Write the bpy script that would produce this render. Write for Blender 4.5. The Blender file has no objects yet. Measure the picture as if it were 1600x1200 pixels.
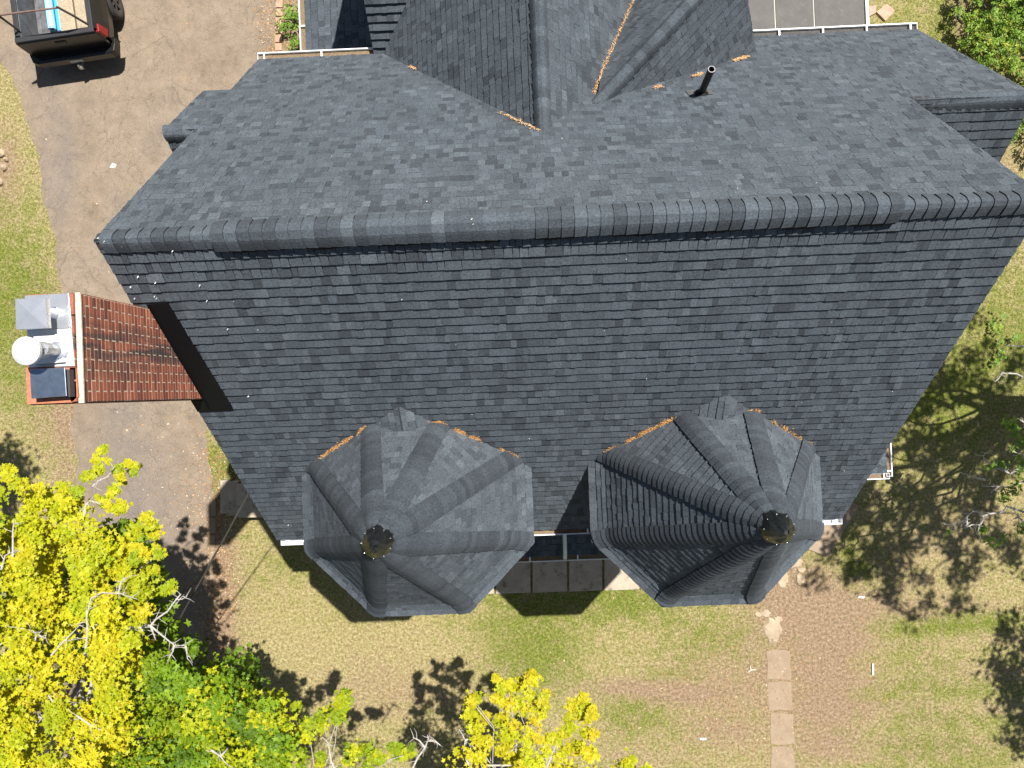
import bpy, math, random
import numpy as np
from mathutils import Vector, Matrix
random.seed(7); rng = np.random.default_rng(7)
S = bpy.context.scene; C = S.collection

# ------------------------------------------------------------------ camera, light, exposure
H = 19.3; FPX = 1110.0
def rot_cam(rx, ry, yaw):
    c, s = math.cos(yaw), math.sin(yaw)
    Rz = np.array([[c, -s, 0], [s, c, 0], [0, 0, 1]])
    Rx = np.array([[1, 0, 0], [0, math.cos(rx), -math.sin(rx)], [0, math.sin(rx), math.cos(rx)]])
    Ry = np.array([[math.cos(ry), 0, math.sin(ry)], [0, 1, 0], [-math.sin(ry), 0, math.cos(ry)]])
    return Rx @ Ry @ Rz
RC = rot_cam(-0.0094, -0.0116, 0.0403)
cd = bpy.data.cameras.new('camera'); cam = bpy.data.objects.new('camera', cd); C.objects.link(cam)
cd.sensor_width = 36; cd.lens = 36 * FPX / 1600; cd.clip_end = 500; cd.clip_start = .1
M3 = RC.T
cam.matrix_world = Matrix([[*M3[0], 0], [*M3[1], 0], [*M3[2], H], [0, 0, 0, 1]])
S.camera = cam
SUN = Vector((0.30, 0.327, 1.0)).normalized()
elev = math.asin(SUN.z); azi = math.atan2(SUN.x, SUN.y)
w = bpy.data.worlds.new('World'); S.world = w; w.use_nodes = True
nt = w.node_tree; bg = nt.nodes['Background']
sky = nt.nodes.new('ShaderNodeTexSky'); sky.sky_type = 'NISHITA'; sky.sun_disc = False
sky.sun_elevation = elev; sky.sun_rotation = azi
nt.links.new(sky.outputs[0], bg.inputs[0]); bg.inputs[1].default_value = .05  # lower than the midday default: the photograph's shade is deep
sl = bpy.data.lights.new('sun', 'SUN'); sl.energy = 5.0; sl.angle = math.radians(.55); sl.color = (1, .965, .91)
so = bpy.data.objects.new('sun', sl); C.objects.link(so)
so.rotation_euler = SUN.to_track_quat('Z', 'Y').to_euler()
S.view_settings.view_transform = 'Standard'; S.view_settings.look = 'None'
S.view_settings.exposure = 0.80; S.view_settings.gamma = 1; S.view_settings.use_curve_mapping = False

# ------------------------------------------------------------------ helpers
CAMP = np.array([0, 0, H])
def ray(x, y):
    return RC.T @ np.array([(x - 800) / FPX, -(y - 600) / FPX, -1.0])
def at(x, y, z=0.0):
    v = ray(x, y); p = CAMP + v * (z - H) / v[2]; return Vector(p)
def on(x, y, P0, n):
    v = ray(x, y); n = np.array(n); p = CAMP + v * (np.dot(np.array(P0) - CAMP, n) / np.dot(v, n)); return Vector(p)
def nodes(m):
    m.use_nodes = True; t = m.node_tree; return t, t.nodes, t.links
def N(t, kind, **kw):
    n = t.nodes.new(kind)
    for k, v in kw.items():
        if k.startswith('i_'):
            n.inputs[int(k[2:])].default_value = v
        else: setattr(n, k, v)
    return n
def ramp(t, fac, stops):
    r = t.nodes.new('ShaderNodeValToRGB'); e = r.color_ramp.elements
    while len(e) < len(stops): e.new(.5)
    for a, (p, c) in zip(e, stops):
        a.position = p; a.color = (*c, 1) if len(c) == 3 else c
    t.links.new(fac, r.inputs[0]); return r.outputs[0]
def noise(t, vec, scale, detail=4, rough=.6, out=0):
    n = t.nodes.new('ShaderNodeTexNoise'); n.inputs['Scale'].default_value = scale
    n.inputs['Detail'].default_value = detail; n.inputs['Roughness'].default_value = rough
    if vec is not None: t.links.new(vec, n.inputs['Vector'])
    return n.outputs[out]
def mixc(t, a, b, fac, mode='MIX'):
    m = t.nodes.new('ShaderNodeMix'); m.data_type = 'RGBA'; m.blend_type = mode
    for i, v in ((6, a), (7, b), (0, fac)):
        if isinstance(v, (int, float)): m.inputs[i].default_value = v
        elif isinstance(v, tuple): m.inputs[i].default_value = (*v, 1)
        else: t.links.new(v, m.inputs[i])
    return m.outputs[2]
def math_(t, op, a, b=0.0, clamp=False):
    m = t.nodes.new('ShaderNodeMath'); m.operation = op; m.use_clamp = clamp
    for i, v in ((0, a), (1, b)):
        if isinstance(v, (int, float)): m.inputs[i].default_value = v
        else: t.links.new(v, m.inputs[i])
    return m.outputs[0]
def bump(t, h, strength, dist=.01):
    b = t.nodes.new('ShaderNodeBump'); b.inputs['Strength'].default_value = strength; b.inputs['Distance'].default_value = dist
    t.links.new(h, b.inputs['Height'])
    t.links.new(b.outputs[0], t.nodes['Principled BSDF'].inputs['Normal'])
def setc(t, c):
    p = t.nodes['Principled BSDF']
    if isinstance(c, tuple): p.inputs['Base Color'].default_value = (*c, 1)
    else: t.links.new(c, p.inputs['Base Color'])
def pos(t): return t.nodes.new('ShaderNodeNewGeometry').outputs['Position']
def attr(t, name):
    a = t.nodes.new('ShaderNodeAttribute'); a.attribute_name = name; return a
MATS = {}
def mat(name, col=(.5, .5, .5), rough=.6, metal=0.0, var=.15, scale=8.0, bmp=0.0, bscale=60.0, spec=.5):
    if name in MATS: return MATS[name]
    m = bpy.data.materials.new(name); t, n, l = nodes(m); P = n['Principled BSDF']
    p = pos(t); f = noise(t, p, scale, 5, .65)
    d = tuple(c * (1 - var) for c in col); u = tuple(min(1, c * (1 + var)) for c in col)
    setc(t, ramp(t, f, [(.3, d), (.7, u)]))
    P.inputs['Roughness'].default_value = rough; P.inputs['Metallic'].default_value = metal
    P.inputs['Specular IOR Level'].default_value = spec
    if bmp: bump(t, noise(t, p, bscale, 4), bmp)
    MATS[name] = m; return m

def tone_mat(name, stops, rough=.9, grain=.25, gscale=160.0, spec=.3, bmp=.4, bigvar=.12, trans=0.0):
    """colour from the per-face 'tone' attribute (0..1) through a ramp, then grain"""
    m = bpy.data.materials.new(name); t, n, l = nodes(m); P = n['Principled BSDF']
    a = attr(t, 'tone'); p = pos(t)
    base = ramp(t, a.outputs['Fac'], stops)
    g = noise(t, p, gscale, 3, .8); g2 = noise(t, p, 1.3, 4, .6)
    gr = ramp(t, g, [(.30, (1 - grain,) * 3), (.70, (1 + grain,) * 3)])
    r2 = ramp(t, g2, [(.3, (1 - bigvar,) * 3), (.7, (1 + bigvar,) * 3)])
    c = mixc(t, mixc(t, base, gr, 1.0, 'MULTIPLY'), r2, 1.0, 'MULTIPLY')
    setc(t, c); P.inputs['Roughness'].default_value = rough; P.inputs['Specular IOR Level'].default_value = spec
    if bmp: bump(t, g, bmp, .004)
    if trans:
        tr = t.nodes.new('ShaderNodeBsdfTranslucent'); l.new(c, tr.inputs[0])
        mx = t.nodes.new('ShaderNodeMixShader'); mx.inputs[0].default_value = trans
        l.new(P.outputs[0], mx.inputs[1]); l.new(tr.outputs[0], mx.inputs[2])
        l.new(mx.outputs[0], n['Material Output'].inputs[0])
    MATS[name] = m; return m

class MB:
    def __init__(s): s.v = []; s.f = []; s.t = []; s.m = []; s.tone = .5; s.mi = 0
    def face(s, idx, tone=None, mi=None):
        s.f.append(idx); s.t.append(s.tone if tone is None else tone); s.m.append(s.mi if mi is None else mi)
    def poly(s, pts, tone=None, mi=None):
        b = len(s.v); s.v += [tuple(p) for p in pts]; s.face(tuple(range(b, b + len(pts))), tone, mi)
    def box(s, x0, x1, y0, y1, z0, z1, M=None, tone=None, mi=None):
        c = [(x0, y0, z0), (x1, y0, z0), (x1, y1, z0), (x0, y1, z0), (x0, y0, z1), (x1, y0, z1), (x1, y1, z1), (x0, y1, z1)]
        if M is not None: c = [tuple(M @ Vector(p)) for p in c]
        b = len(s.v); s.v += c
        for q in ((0, 3, 2, 1), (4, 5, 6, 7), (0, 1, 5, 4), (1, 2, 6, 5), (2, 3, 7, 6), (3, 0, 4, 7)):
            s.face(tuple(b + i for i in q), tone, mi)
    def hexa(s, bot, top, tone=None, mi=None):
        """prism between two rings of the same count"""
        n = len(bot); b = len(s.v); s.v += [tuple(p) for p in bot] + [tuple(p) for p in top]
        s.face(tuple(b + i for i in reversed(range(n))), tone, mi); s.face(tuple(b + n + i for i in range(n)), tone, mi)
        for i in range(n):
            j = (i + 1) % n; s.face((b + i, b + j, b + n + j, b + n + i), tone, mi)
    def tube(s, pts, rad, sides=6, tone=None, mi=None, cap=True):
        pts = [Vector(p) for p in pts]; b0 = len(s.v); n = len(pts)
        if not hasattr(rad, '__len__'): rad = [rad] * n
        for i, p in enumerate(pts):
            d = (pts[min(i + 1, n - 1)] - pts[max(i - 1, 0)])
            d = d.normalized() if d.length > 1e-9 else Vector((0, 0, 1))
            a = Vector((0, 0, 1)) if abs(d.z) < .9 else Vector((1, 0, 0))
            u = d.cross(a).normalized(); v = d.cross(u)
            for k in range(sides):
                an = 2 * math.pi * k / sides
                s.v.append(tuple(p + (u * math.cos(an) + v * math.sin(an)) * rad[i]))
        for i in range(n - 1):
            for k in range(sides):
                k2 = (k + 1) % sides
                s.face((b0 + i * sides + k, b0 + i * sides + k2, b0 + (i + 1) * sides + k2, b0 + (i + 1) * sides + k), tone, mi)
        if cap:
            s.face(tuple(b0 + k for k in reversed(range(sides))), tone, mi)
            s.face(tuple(b0 + (n - 1) * sides + k for k in range(sides)), tone, mi)
    def build(s, name, mats, parent=None, smooth=False, data=False):
        me = bpy.data.meshes.new(name); me.from_pydata(s.v, [], s.f)
        for m in (mats if isinstance(mats, (list, tuple)) else [mats]): me.materials.append(m)
        if s.f:
            me.polygons.foreach_set('material_index', s.m)
            at_ = me.attributes.new('tone', 'FLOAT', 'FACE'); at_.data.foreach_set('value', s.t)
            if smooth: me.polygons.foreach_set('use_smooth', [True] * len(s.f))
        me.update()
        if data: return me
        o = bpy.data.objects.new(name, me); C.objects.link(o)
        if parent is not None: o.parent = parent
        return o
def link(name, me, parent=None, M=None):
    o = bpy.data.objects.new(name, me); C.objects.link(o)
    if parent is not None: o.parent = parent
    if M is not None: o.matrix_local = M
    return o
def tag(o, label=None, cat=None, group=None, kind=None):
    for k, v in (('label', label), ('category', cat), ('group', group), ('kind', kind)):
        if v: o[k] = v
    return o
def empty(name, loc=(0, 0, 0)):
    o = bpy.data.objects.new(name, None); C.objects.link(o); o.location = loc; o.empty_display_size = .2; return o
def shift(o, par):   # child meshes are written in world coordinates; the root sits at the thing's base
    o.matrix_parent_inverse = Matrix.Translation(-Vector(par.location)); return o

# ------------------------------------------------------------------ materials
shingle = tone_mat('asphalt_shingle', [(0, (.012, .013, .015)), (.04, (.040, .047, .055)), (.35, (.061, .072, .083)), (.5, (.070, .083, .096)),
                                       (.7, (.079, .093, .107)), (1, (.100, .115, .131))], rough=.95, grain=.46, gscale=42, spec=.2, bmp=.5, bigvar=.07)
deck = mat('roof_deck', (.03, .03, .032), .9)
white = mat('white_gutter_paint', (.75, .76, .76), .4, var=.06)
greenwhite = mat('pale_downspout_paint', (.62, .68, .68), .4, var=.06)
gutter_dirt = mat('gutter_grit', (.17, .12, .07), .9, var=.35, scale=30)
siding = mat('beige_siding', (.55, .52, .45), .7, var=.06)
black_metal = mat('black_flashing', (.004, .004, .005), .6, var=.3, spec=.2)
tar = mat('black_finial_metal', (.010, .011, .011), .34, .0, var=.5, scale=14)
galv = mat('galvanised_metal', (.55, .57, .60), .38, .75, var=.10, scale=5)
galv_blue = mat('brushed_bluish_metal', (.26, .32, .40), .28, .85, var=.22, scale=9)
white_enamel = mat('white_enamel_cap', (.60, .61, .62), .35, .1, var=.03)
mortar = mat('pale_mortar', (.60, .50, .37), .95, var=.3, scale=30, bmp=.5)
terracotta = mat('terracotta', (.42, .15, .08), .85, var=.25, scale=14)
bark = mat('pale_grey_bark', (.40, .37, .33), .85, var=.25, scale=20, bmp=.6, bscale=30)
bark_dark = mat('grey_brown_bark', (.17, .14, .12), .9, var=.3, scale=14, bmp=.6, bscale=30)
concrete = None

def brick_material():
    m = bpy.data.materials.new('red_brick'); t, n, l = nodes(m); P = n['Principled BSDF']
    p = pos(t); a = attr(t, 'tone')
    base = ramp(t, a.outputs['Fac'], [(0, (.165, .05, .03)), (.5, (.275, .085, .046)), (1, (.37, .135, .075))])
    g = noise(t, p, 70, 4, .7)
    c = mixc(t, base, ramp(t, g, [(.3, (.72,) * 3), (.7, (1.25,) * 3)]), 1.0, 'MULTIPLY')
    # soot running down the shaft
    mp = t.nodes.new('ShaderNodeMapping'); l.new(p, mp.inputs[0]); mp.inputs['Scale'].default_value = (4, 9, 1.1)
    so_ = noise(t, mp.outputs[0], 1.0, 5, .6)
    sx = t.nodes.new('ShaderNodeSeparateXYZ'); l.new(p, sx.inputs[0])
    cen = math_(t, 'SUBTRACT', 1.0, math_(t, 'MULTIPLY', math_(t, 'ABSOLUTE', math_(t, 'SUBTRACT', sx.outputs[1], .66)), 2.4), True)
    c = mixc(t, c, (.035, .03, .03), math_(t, 'MULTIPLY', ramp(t, so_, [(.40, (0,) * 3), (.56, (.95,) * 3)]), cen))
    setc(t, c); P.inputs['Roughness'].default_value = .9; bump(t, g, .5, .006); return m
brick_m = brick_material()

def ground_material():
    m = bpy.data.materials.new('patchy_lawn'); t, n, l = nodes(m); P = n['Principled BSDF']
    p = pos(t)
    big = noise(t, p, .55, 5, .6); mid = noise(t, p, 2.6, 5, .65); fine = math_(t, 'ADD', math_(t, 'MULTIPLY', noise(t, p, 13, 6, .8), .55), math_(t, 'MULTIPLY', noise(t, p, 38, 3, .9), .45)); ff = noise(t, p, 85, 3, .8)
    gr = attr(t, 'green').outputs['Fac']; di = attr(t, 'dirt').outputs['Fac']
    dry = ramp(t, fine, [(.40, (.11, .086, .032)), (.5, (.30, .247, .106)), (.60, (.53, .46, .25))])
    grn = ramp(t, fine, [(.40, (.04, .05, .008)), (.5, (.145, .165, .028)), (.60, (.31, .32, .08))])
    dirt = ramp(t, fine, [(.40, (.10, .062, .036)), (.5, (.26, .18, .11)), (.60, (.44, .325, .22))])
    f1 = math_(t, 'ADD', math_(t, 'MULTIPLY', math_(t, 'SUBTRACT', mid, .5), 2.6), math_(t, 'MULTIPLY', math_(t, 'SUBTRACT', ff, .5), 2.6))
    f2 = math_(t, 'ADD', math_(t, 'MULTIPLY', math_(t, 'SUBTRACT', big, .5), 1.0), f1)
    fg = math_(t, 'ADD', gr, f2, True)
    fd = math_(t, 'ADD', di, math_(t, 'MULTIPLY', f1, -.6), True)
    c = mixc(t, mixc(t, dry, grn, fg), dirt, fd)
    # pale straw and dark bits
    v = t.nodes.new('ShaderNodeTexVoronoi'); v.inputs['Scale'].default_value = 22; l.new(p, v.inputs['Vector'])
    sp = ramp(t, v.outputs['Distance'], [(.06, (1,) * 3), (.11, (0,) * 3)])
    sel = ramp(t, noise(t, p, 9, 2), [(.58, (0,) * 3), (.62, (1,) * 3)])
    c = mixc(t, c, (.62, .52, .38), mixc(t, sp, sel, 1.0, 'MULTIPLY'))
    setc(t, c); P.inputs['Roughness'].default_value = .95; P.inputs['Specular IOR Level'].default_value = .15
    bump(t, math_(t, 'ADD', fine, math_(t, 'MULTIPLY', ff, .7)), .8, .035); return m
def drive_material():
    m = bpy.data.materials.new('worn_asphalt'); t, n, l = nodes(m); P = n['Principled BSDF']
    p = pos(t)
    big = noise(t, p, .45, 5, .6); mid = noise(t, p, 2.2, 6, .65); g = noise(t, p, 55, 4, .85)
    a = ramp(t, big, [(.3, (.20, .154, .110)), (.5, (.240, .188, .136)), (.7, (.212, .170, .130))])
    c = mixc(t, a, ramp(t, mid, [(.3, (.80,) * 3), (.7, (1.14,) * 3)]), 1.0, 'MULTIPLY')
    w_ = attr(t, 'worn').outputs['Fac']
    c = mixc(t, c, (.17, .145, .132), math_(t, 'MULTIPLY', w_, ramp(t, mid, [(.3, (.9,) * 3), (.7, (.35,) * 3)]), True))
    c = mixc(t, c, ramp(t, g, [(.36, (.66,) * 3), (.64, (1.3,) * 3)]), 1.0, 'MULTIPLY')
    # cracks
    wp = noise(t, p, 1.6, 5, .7, 1)
    add = t.nodes.new('ShaderNodeVectorMath'); add.operation = 'MULTIPLY_ADD'; l.new(wp, add.inputs[0]); add.inputs[1].default_value = (.55, .55, 0); l.new(p, add.inputs[2])
    for sc, th, lo, hi in ((.9, .009, .42, .52), (4.2, .034, .36, .56)):
        v = t.nodes.new('ShaderNodeTexVoronoi'); v.feature = 'DISTANCE_TO_EDGE'; v.inputs['Scale'].default_value = sc; l.new(add.outputs[0], v.inputs['Vector'])
        k = ramp(t, v.outputs['Distance'], [(0, (1,) * 3), (th, (0,) * 3)])
        ms = ramp(t, noise(t, p, .5 * sc, 3), [(lo, (0,) * 3), (hi, (.5,) * 3)])
        c = mixc(t, c, (.07, .055, .045), mixc(t, k, ms, 1.0, 'MULTIPLY'))
    v = t.nodes.new('ShaderNodeTexVoronoi'); v.inputs['Scale'].default_value = 11; l.new(p, v.inputs['Vector'])
    sp = ramp(t, v.outputs['Distance'], [(.04, (1,) * 3), (.07, (0,) * 3)])
    sel = ramp(t, noise(t, p, 5, 2), [(.60, (0,) * 3), (.64, (.8,) * 3)])
    c = mixc(t, c, (.60, .50, .38), mixc(t, sp, sel, 1.0, 'MULTIPLY'))
    setc(t, c); P.inputs['Roughness'].default_value = .92; P.inputs['Specular IOR Level'].default_value = .2
    bump(t, g, .6, .012); return m
def conc_material(name, a, b, stain, amt):
    m = bpy.data.materials.new(name); t, n, l = nodes(m); P = n['Principled BSDF']
    p = pos(t); g = noise(t, p, 60, 4, .8); c = ramp(t, noise(t, p, 3, 6, .7), [(.3, a), (.7, b)])
    c = mixc(t, c, ramp(t, g, [(.3, (.82,) * 3), (.7, (1.15,) * 3)]), 1.0, 'MULTIPLY')
    c = mixc(t, c, stain, ramp(t, noise(t, p, 4.5, 6, .75), [(.56, (0,) * 3), (.66, (amt,) * 3)]))
    setc(t, c); P.inputs['Roughness'].default_value = .9; bump(t, g, .4, .006); return m
concrete = conc_material('weathered_concrete', (.33, .27, .20), (.46, .385, .295), (.10, .08, .06), .75)
concrete2 = conc_material('sandy_concrete', (.235, .17, .11), (.315, .24, .16), (.24, .165, .10), .95)
membrane = conc_material('grey_roof_membrane', (.092, .087, .080), (.125, .119, .110), (.20, .185, .16), .3)

# ------------------------------------------------------------------ ground
GX, GY = np.meshgrid(np.arange(-22, 22.01, .2), np.arange(-18, 18.01, .2))
def px_of(X, Y):
    P = np.stack([X, Y, np.zeros_like(X) - H], -1) @ RC.T
    return 800 + FPX * P[..., 0] / -P[..., 2], 600 - FPX * P[..., 1] / -P[..., 2]
PX, PY = px_of(GX, GY)
def blob(lst, base):
    a = np.full(GX.shape, base, float)
    for x, y, rx, ry, v in lst:
        a += v * np.exp(-(((PX - x) / rx) ** 2 + ((PY - y) / ry) ** 2))
    return a
green = blob([(20, 420, 70, 120, .35), (10, 520, 70, 120, .45), (60, 620, 40, 60, .2), (830, 1020, 70, 60, .75), (960, 940, 110, 35, .7), (1120, 1000, 90, 40, .35),
              (780, 940, 80, 40, .3), (1480, 60, 90, 100, .45), (1560, 560, 130, 130, .35), (1450, 620, 120, 90, .45), (1300, 880, 60, 60, .35), (1500, 975, 110, 20, .55),
              (1330, 900, 25, 40, .4), (1420, 1010, 60, 20, .3), (1450, 1072, 120, 18, .5), (1480, 1125, 130, 14, .55), (1520, 1170, 150, 16, .4), (1000, 1120, 70, 30, .5),
              (1050, 1065, 50, 25, .35), (345, 730, 30, 50, .8), (470, 880, 60, 40, .2), (1440, 1180, 90, 20, .3), (640, 1010, 60, 30, -.15), (560, 1060, 120, 60, -.4),
              (420, 1000, 50, 60, -.1), (1590, 500, 60, 200, .2)], .16)
dirt = blob([(1290, 1080, 70, 150, .9), (1230, 930, 60, 60, .8), (1310, 970, 60, 60, .55), (980, 1075, 90, 14, .9), (1070, 1090, 60, 14, .8), (1130, 1060, 80, 50, .55),
             (1000, 1190, 130, 30, .35), (1120, 1140, 60, 30, .7), (620, 1080, 130, 50, .45), (340, 900, 30, 140, .9), (310, 1000, 50, 120, .8), (1400, 1100, 130, 12, .5),
             (1450, 1155, 160, 10, .45), (1480, 1040, 120, 12, .45), (90, 650, 50, 60, .5), (130, 900, 90, 120, .6), (1420, 950, 100, 30, .4), (1430, 880, 50, 50, .35),
             (1540, 830, 80, 60, .35), (8, 260, 25, 60, .8), (1580, 640, 60, 50, .35), (1575, 250, 40, 60, .4), (60, 480, 30, 60, .25), (105, 620, 22, 260, .45), (1500, 40, 12, 60, .7),
             (455, 40, 30, 80, 1.0), (1190, 1000, 50, 200, .25), (900, 1140, 90, 30, .2)], .02)
green = .10 + (green - .16) * 1.45; dirt = dirt * 1.2 + .05 * np.sin(PX / 37 + PY / 90) * (PY > 900)
stripe = .2 * np.sin(PY / 9.0 + np.sin(PX / 60) * .8) * (PX > 1250) * (PY > 940)
green += stripe; dirt -= stripe
b = MB(); ny, nx = GX.shape
vs = np.stack([GX, GY, np.zeros_like(GX)], -1).reshape(-1, 3)
b.v = [tuple(p) for p in vs.tolist()]
for j in range(ny - 1):
    for i in range(nx - 1):
        a = j * nx + i; b.face((a, a + 1, a + nx + 1, a + nx))
base = len(b.v)   # the same sheet carried on to the horizon
ring = [(-22, -18), (22, -18), (22, 18), (-22, 18)]; far = [(-150, -150), (150, -150), (150, 150), (-150, 150)]
b.v += [(x, y, 0) for x, y in ring] + [(x, y, 0) for x, y in far]
for i in range(4):
    j = (i + 1) % 4; b.face((base + i, base + 4 + i, base + 4 + j, base + j))
g_o = b.build('ground', ground_material()); tag(g_o, 'patchy dry and green lawn with bare brown dirt around the house', kind='structure')
for nm, arr in (('green', green), ('dirt', dirt)):
    aa = g_o.data.attributes.new(nm, 'FLOAT', 'POINT'); vals = np.concatenate([arr.reshape(-1), np.full(8, .15)]).astype(np.float32); aa.data.foreach_set('value', vals)

# driveway sheet
def wob(p0, p1, n, amp):
    out = []
    for i in range(n):
        t_ = i / n; q = p0.lerp(p1, t_); out.append(Vector((q.x + random.uniform(-amp, amp), q.y + random.uniform(-amp * .3, amp * .3), 0)))
    return out
dl = [(-60, -160), (-20, 40), (45, 190), (75, 330), (98, 460), (112, 600), (118, 720), (112, 860), (95, 1050), (85, 1300)]
dr = [(325, 1300), (318, 1050), (326, 900), (330, 800), (330, 730), (322, 660), (330, 500), (380, 250), (420, 110), (434, 40), (438, -160)]
outl = []
for seq in (dl, dr):
    q = [at(x, y) for x, y in seq]
    for a_, b_ in zip(q, q[1:]): outl += wob(a_, b_, 10, .05)
def in_poly(x, y, poly):
    c = False; n = len(poly); j = n - 1
    for i in range(n):
        xi, yi = poly[i]; xj, yj = poly[j]
        if (yi > y) != (yj > y) and x < (xj - xi) * (y - yi) / (yj - yi) + xi: c = not c
        j = i
    return c
DRIVE = [(p.x, p.y) for p in outl]
b = MB(); half = len(outl) // 2
lq = [at(x, y) for x, y in dl]; rq = [at(x, y) for x, y in dr][::-1]
def interp(q, y):
    q = sorted(q, key=lambda p: p.y)
    for a_, b_ in zip(q, q[1:]):
        if a_.y <= y <= b_.y: return a_.x + (b_.x - a_.x) * (y - a_.y) / max(1e-6, b_.y - a_.y)
    return q[0].x if y < q[0].y else q[-1].x
rows = np.arange(-11.5, 13.0, .15); K = 40
for y in rows:
    x0 = interp(lq, y) + random.uniform(-.05, .05) + .06 * math.sin(y * 3); x1 = interp(rq, y) + random.uniform(-.05, .05) + .06 * math.sin(y * 2.3 + 1)
    for k in range(K + 1): b.v.append((x0 + (x1 - x0) * k / K, y, .004))
for j in range(len(rows) - 1):
    for k in range(K):
        a = j * (K + 1) + k; b.face((a, a + 1, a + K + 2, a + K + 1))
dv = b.build('driveway', drive_material()); tag(dv, 'cracked tan asphalt driveway running up the left side of the house', kind='structure')
va = np.array(b.v); qx, qy = px_of(va[:, 0], va[:, 1]); wn = np.zeros(len(va))
for x, y, rx, ry, v in [(215, 780, 70, 120, .8), (190, 650, 40, 120, .5), (170, 900, 100, 90, .7), (95, 210, 35, 90, .5), (85, 300, 30, 60, .5), (180, 330, 16, 50, .35), (105, 270, 14, 60, .4), (60, 100, 40, 60, .3)]:
    wn += v * np.exp(-(((qx - x) / rx) ** 2 + ((qy - y) / ry) ** 2))
aa = dv.data.attributes.new('worn', 'FLOAT', 'POINT'); aa.data.foreach_set('value', wn.astype(np.float32))

# ------------------------------------------------------------------ slabs, walk, path, steps
walk = empty('walkway', at(880, 900)); tag(walk, 'grey concrete front walk of square slabs between the two turrets', kind='structure')
def slab(parent, quad, z0, z1, m, name='slab'):
    q = [at(*c) for c in quad]; b = MB()
    b.hexa([(p.x, p.y, z0) for p in q], [(p.x, p.y, z1) for p in q]); o = b.build(name, m, parent); shift(o, parent)
    bv = o.modifiers.new('edge', 'BEVEL'); bv.width = .012; bv.segments = 2; return o
for x0, x1 in ((666, 713), (716, 772), (775, 829), (832, 886), (889, 941), (944, 998), (1001, 1056), (1059, 1112)):
    yo = -(x0 - 880) * .03
    slab(walk, [(x0, 924 + yo), (x1, 922 + yo), (x1 - 1, 868 + yo), (x0, 868 + yo)], -.05, .05 + random.uniform(0, .012), concrete)
path = empty('path', at(1218, 1040)); tag(path, 'worn sandy concrete garden path running down from the right turret', kind='structure')
slab(path, [(1262, 858), (1292, 870), (1342, 792), (1330, 782), (1290, 800)], -.05, .035, concrete2)
for (x0, x1, y0, y1) in ((1198, 1236, 1016, 1062), (1200, 1238, 1066, 1110), (1203, 1241, 1115, 1163), (1205, 1241, 1167, 1212), (1206, 1242, 1216, 1262)):
    ed = [(x0, y1), ((x0 + x1) / 2, y1), (x1, y1 - 1), (x1, (y0 + y1) / 2), (x1 - 1, y0), ((x0 + x1) / 2, y0), (x0, y0 + 1), (x0, (y0 + y1) / 2)]
    slab(path, [(x + random.uniform(-1.6, 1.6), y + random.uniform(-1.6, 1.6)) for x, y in ed], -.05, .006 + random.uniform(0, .006), concrete2)
def rough_patch(px, py, rx, ry, seed):
    r_ = random.Random(seed); b = MB(); n = 16; c = at(px, py); ring1 = []; ring2 = []
    for k in range(n):
        an = 2 * math.pi * k / n; rr = r_.uniform(.75, 1.15)
        e = at(px + rx * rr * math.cos(an), py + ry * rr * math.sin(an)); ring1.append((e.x, e.y, -.01))
        e2 = c.lerp(e, .8); ring2.append((e2.x, e2.y, .025 + r_.uniform(0, .012)))
    b.hexa(ring1[::-1], ring2[::-1]); o = b.build('stone', conc_rock, path); shift(o, path)
conc_rock = conc_material('crumbled_pale_stone', (.26, .19, .125), (.46, .37, .25), (.20, .135, .085), .95)
for i, (px, py, rx, ry) in enumerate([(1207, 985, 15, 21), (1216, 967, 8, 6), (1196, 958, 9, 7), (1240, 880, 16, 9), (1222, 905, 12, 14), (1250, 905, 8, 10), (1232, 868, 9, 6), (1185, 960, 7, 5), (1252, 890, 9, 5)]):
    rough_patch(px, py, rx, ry, i)
steps = empty('concrete_steps', at(372, 780)); tag(steps, 'three low concrete steps leading up to the side door beside the driveway', 'steps')
for k, (x0, x1, y0, y1, z) in enumerate(((344, 359, 750, 803, .16), (357, 372, 752, 806, .32), (369, 450, 756, 809, .48))):
    q = [at(x0, y1, z), at(x1, y1 - 1, z), at(x1, y0, z), at(x0, y0 + 1, z)]
    b = MB(); b.hexa([(p.x, p.y, -.03) for p in q], [(p.x, p.y, z) for p in q]); o = b.build('step', concrete, steps); shift(o, steps)
    bv = o.modifiers.new('edge', 'BEVEL'); bv.width = .012; bv.segments = 2
curb = empty('kerb', at(335, 870)); tag(curb, 'broken line of worn concrete kerb pieces beside the driveway', kind='structure')
for k in range(5):
    y0 = 782 + k * 27; x0 = 329 + random.uniform(-2, 2)
    slab(curb, [(x0, y0 + 24), (x0 + 8, y0 + 24), (x0 + 8, y0), (x0, y0)], -.04, .04, concrete2, 'kerb_piece')

# ------------------------------------------------------------------ house
SF, SN = 1.222, 1.19; ZR = 11.5; YR = 1.86; XL, XR = -4.65, 5.85; YF = -2.585; YN = 6.40
zS = lambda y: ZR - SF * (YR - y)
zN = lambda y: ZR - SN * (y - YR)
R0 = (0, YR, ZR); nN = (0, SN, 1.0); nS = (0, -SF, 1.0)
house = empty('house', (.6, 1.9, 0)); tag(house, 'large house with dark grey shingle roof, two front turrets and a brick chimney', 'house')
def part(b, name, m, parent=house, smooth=False):
    o = b.build(name, m, parent, smooth)
    if parent is house: shift(o, house)
    return o

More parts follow.
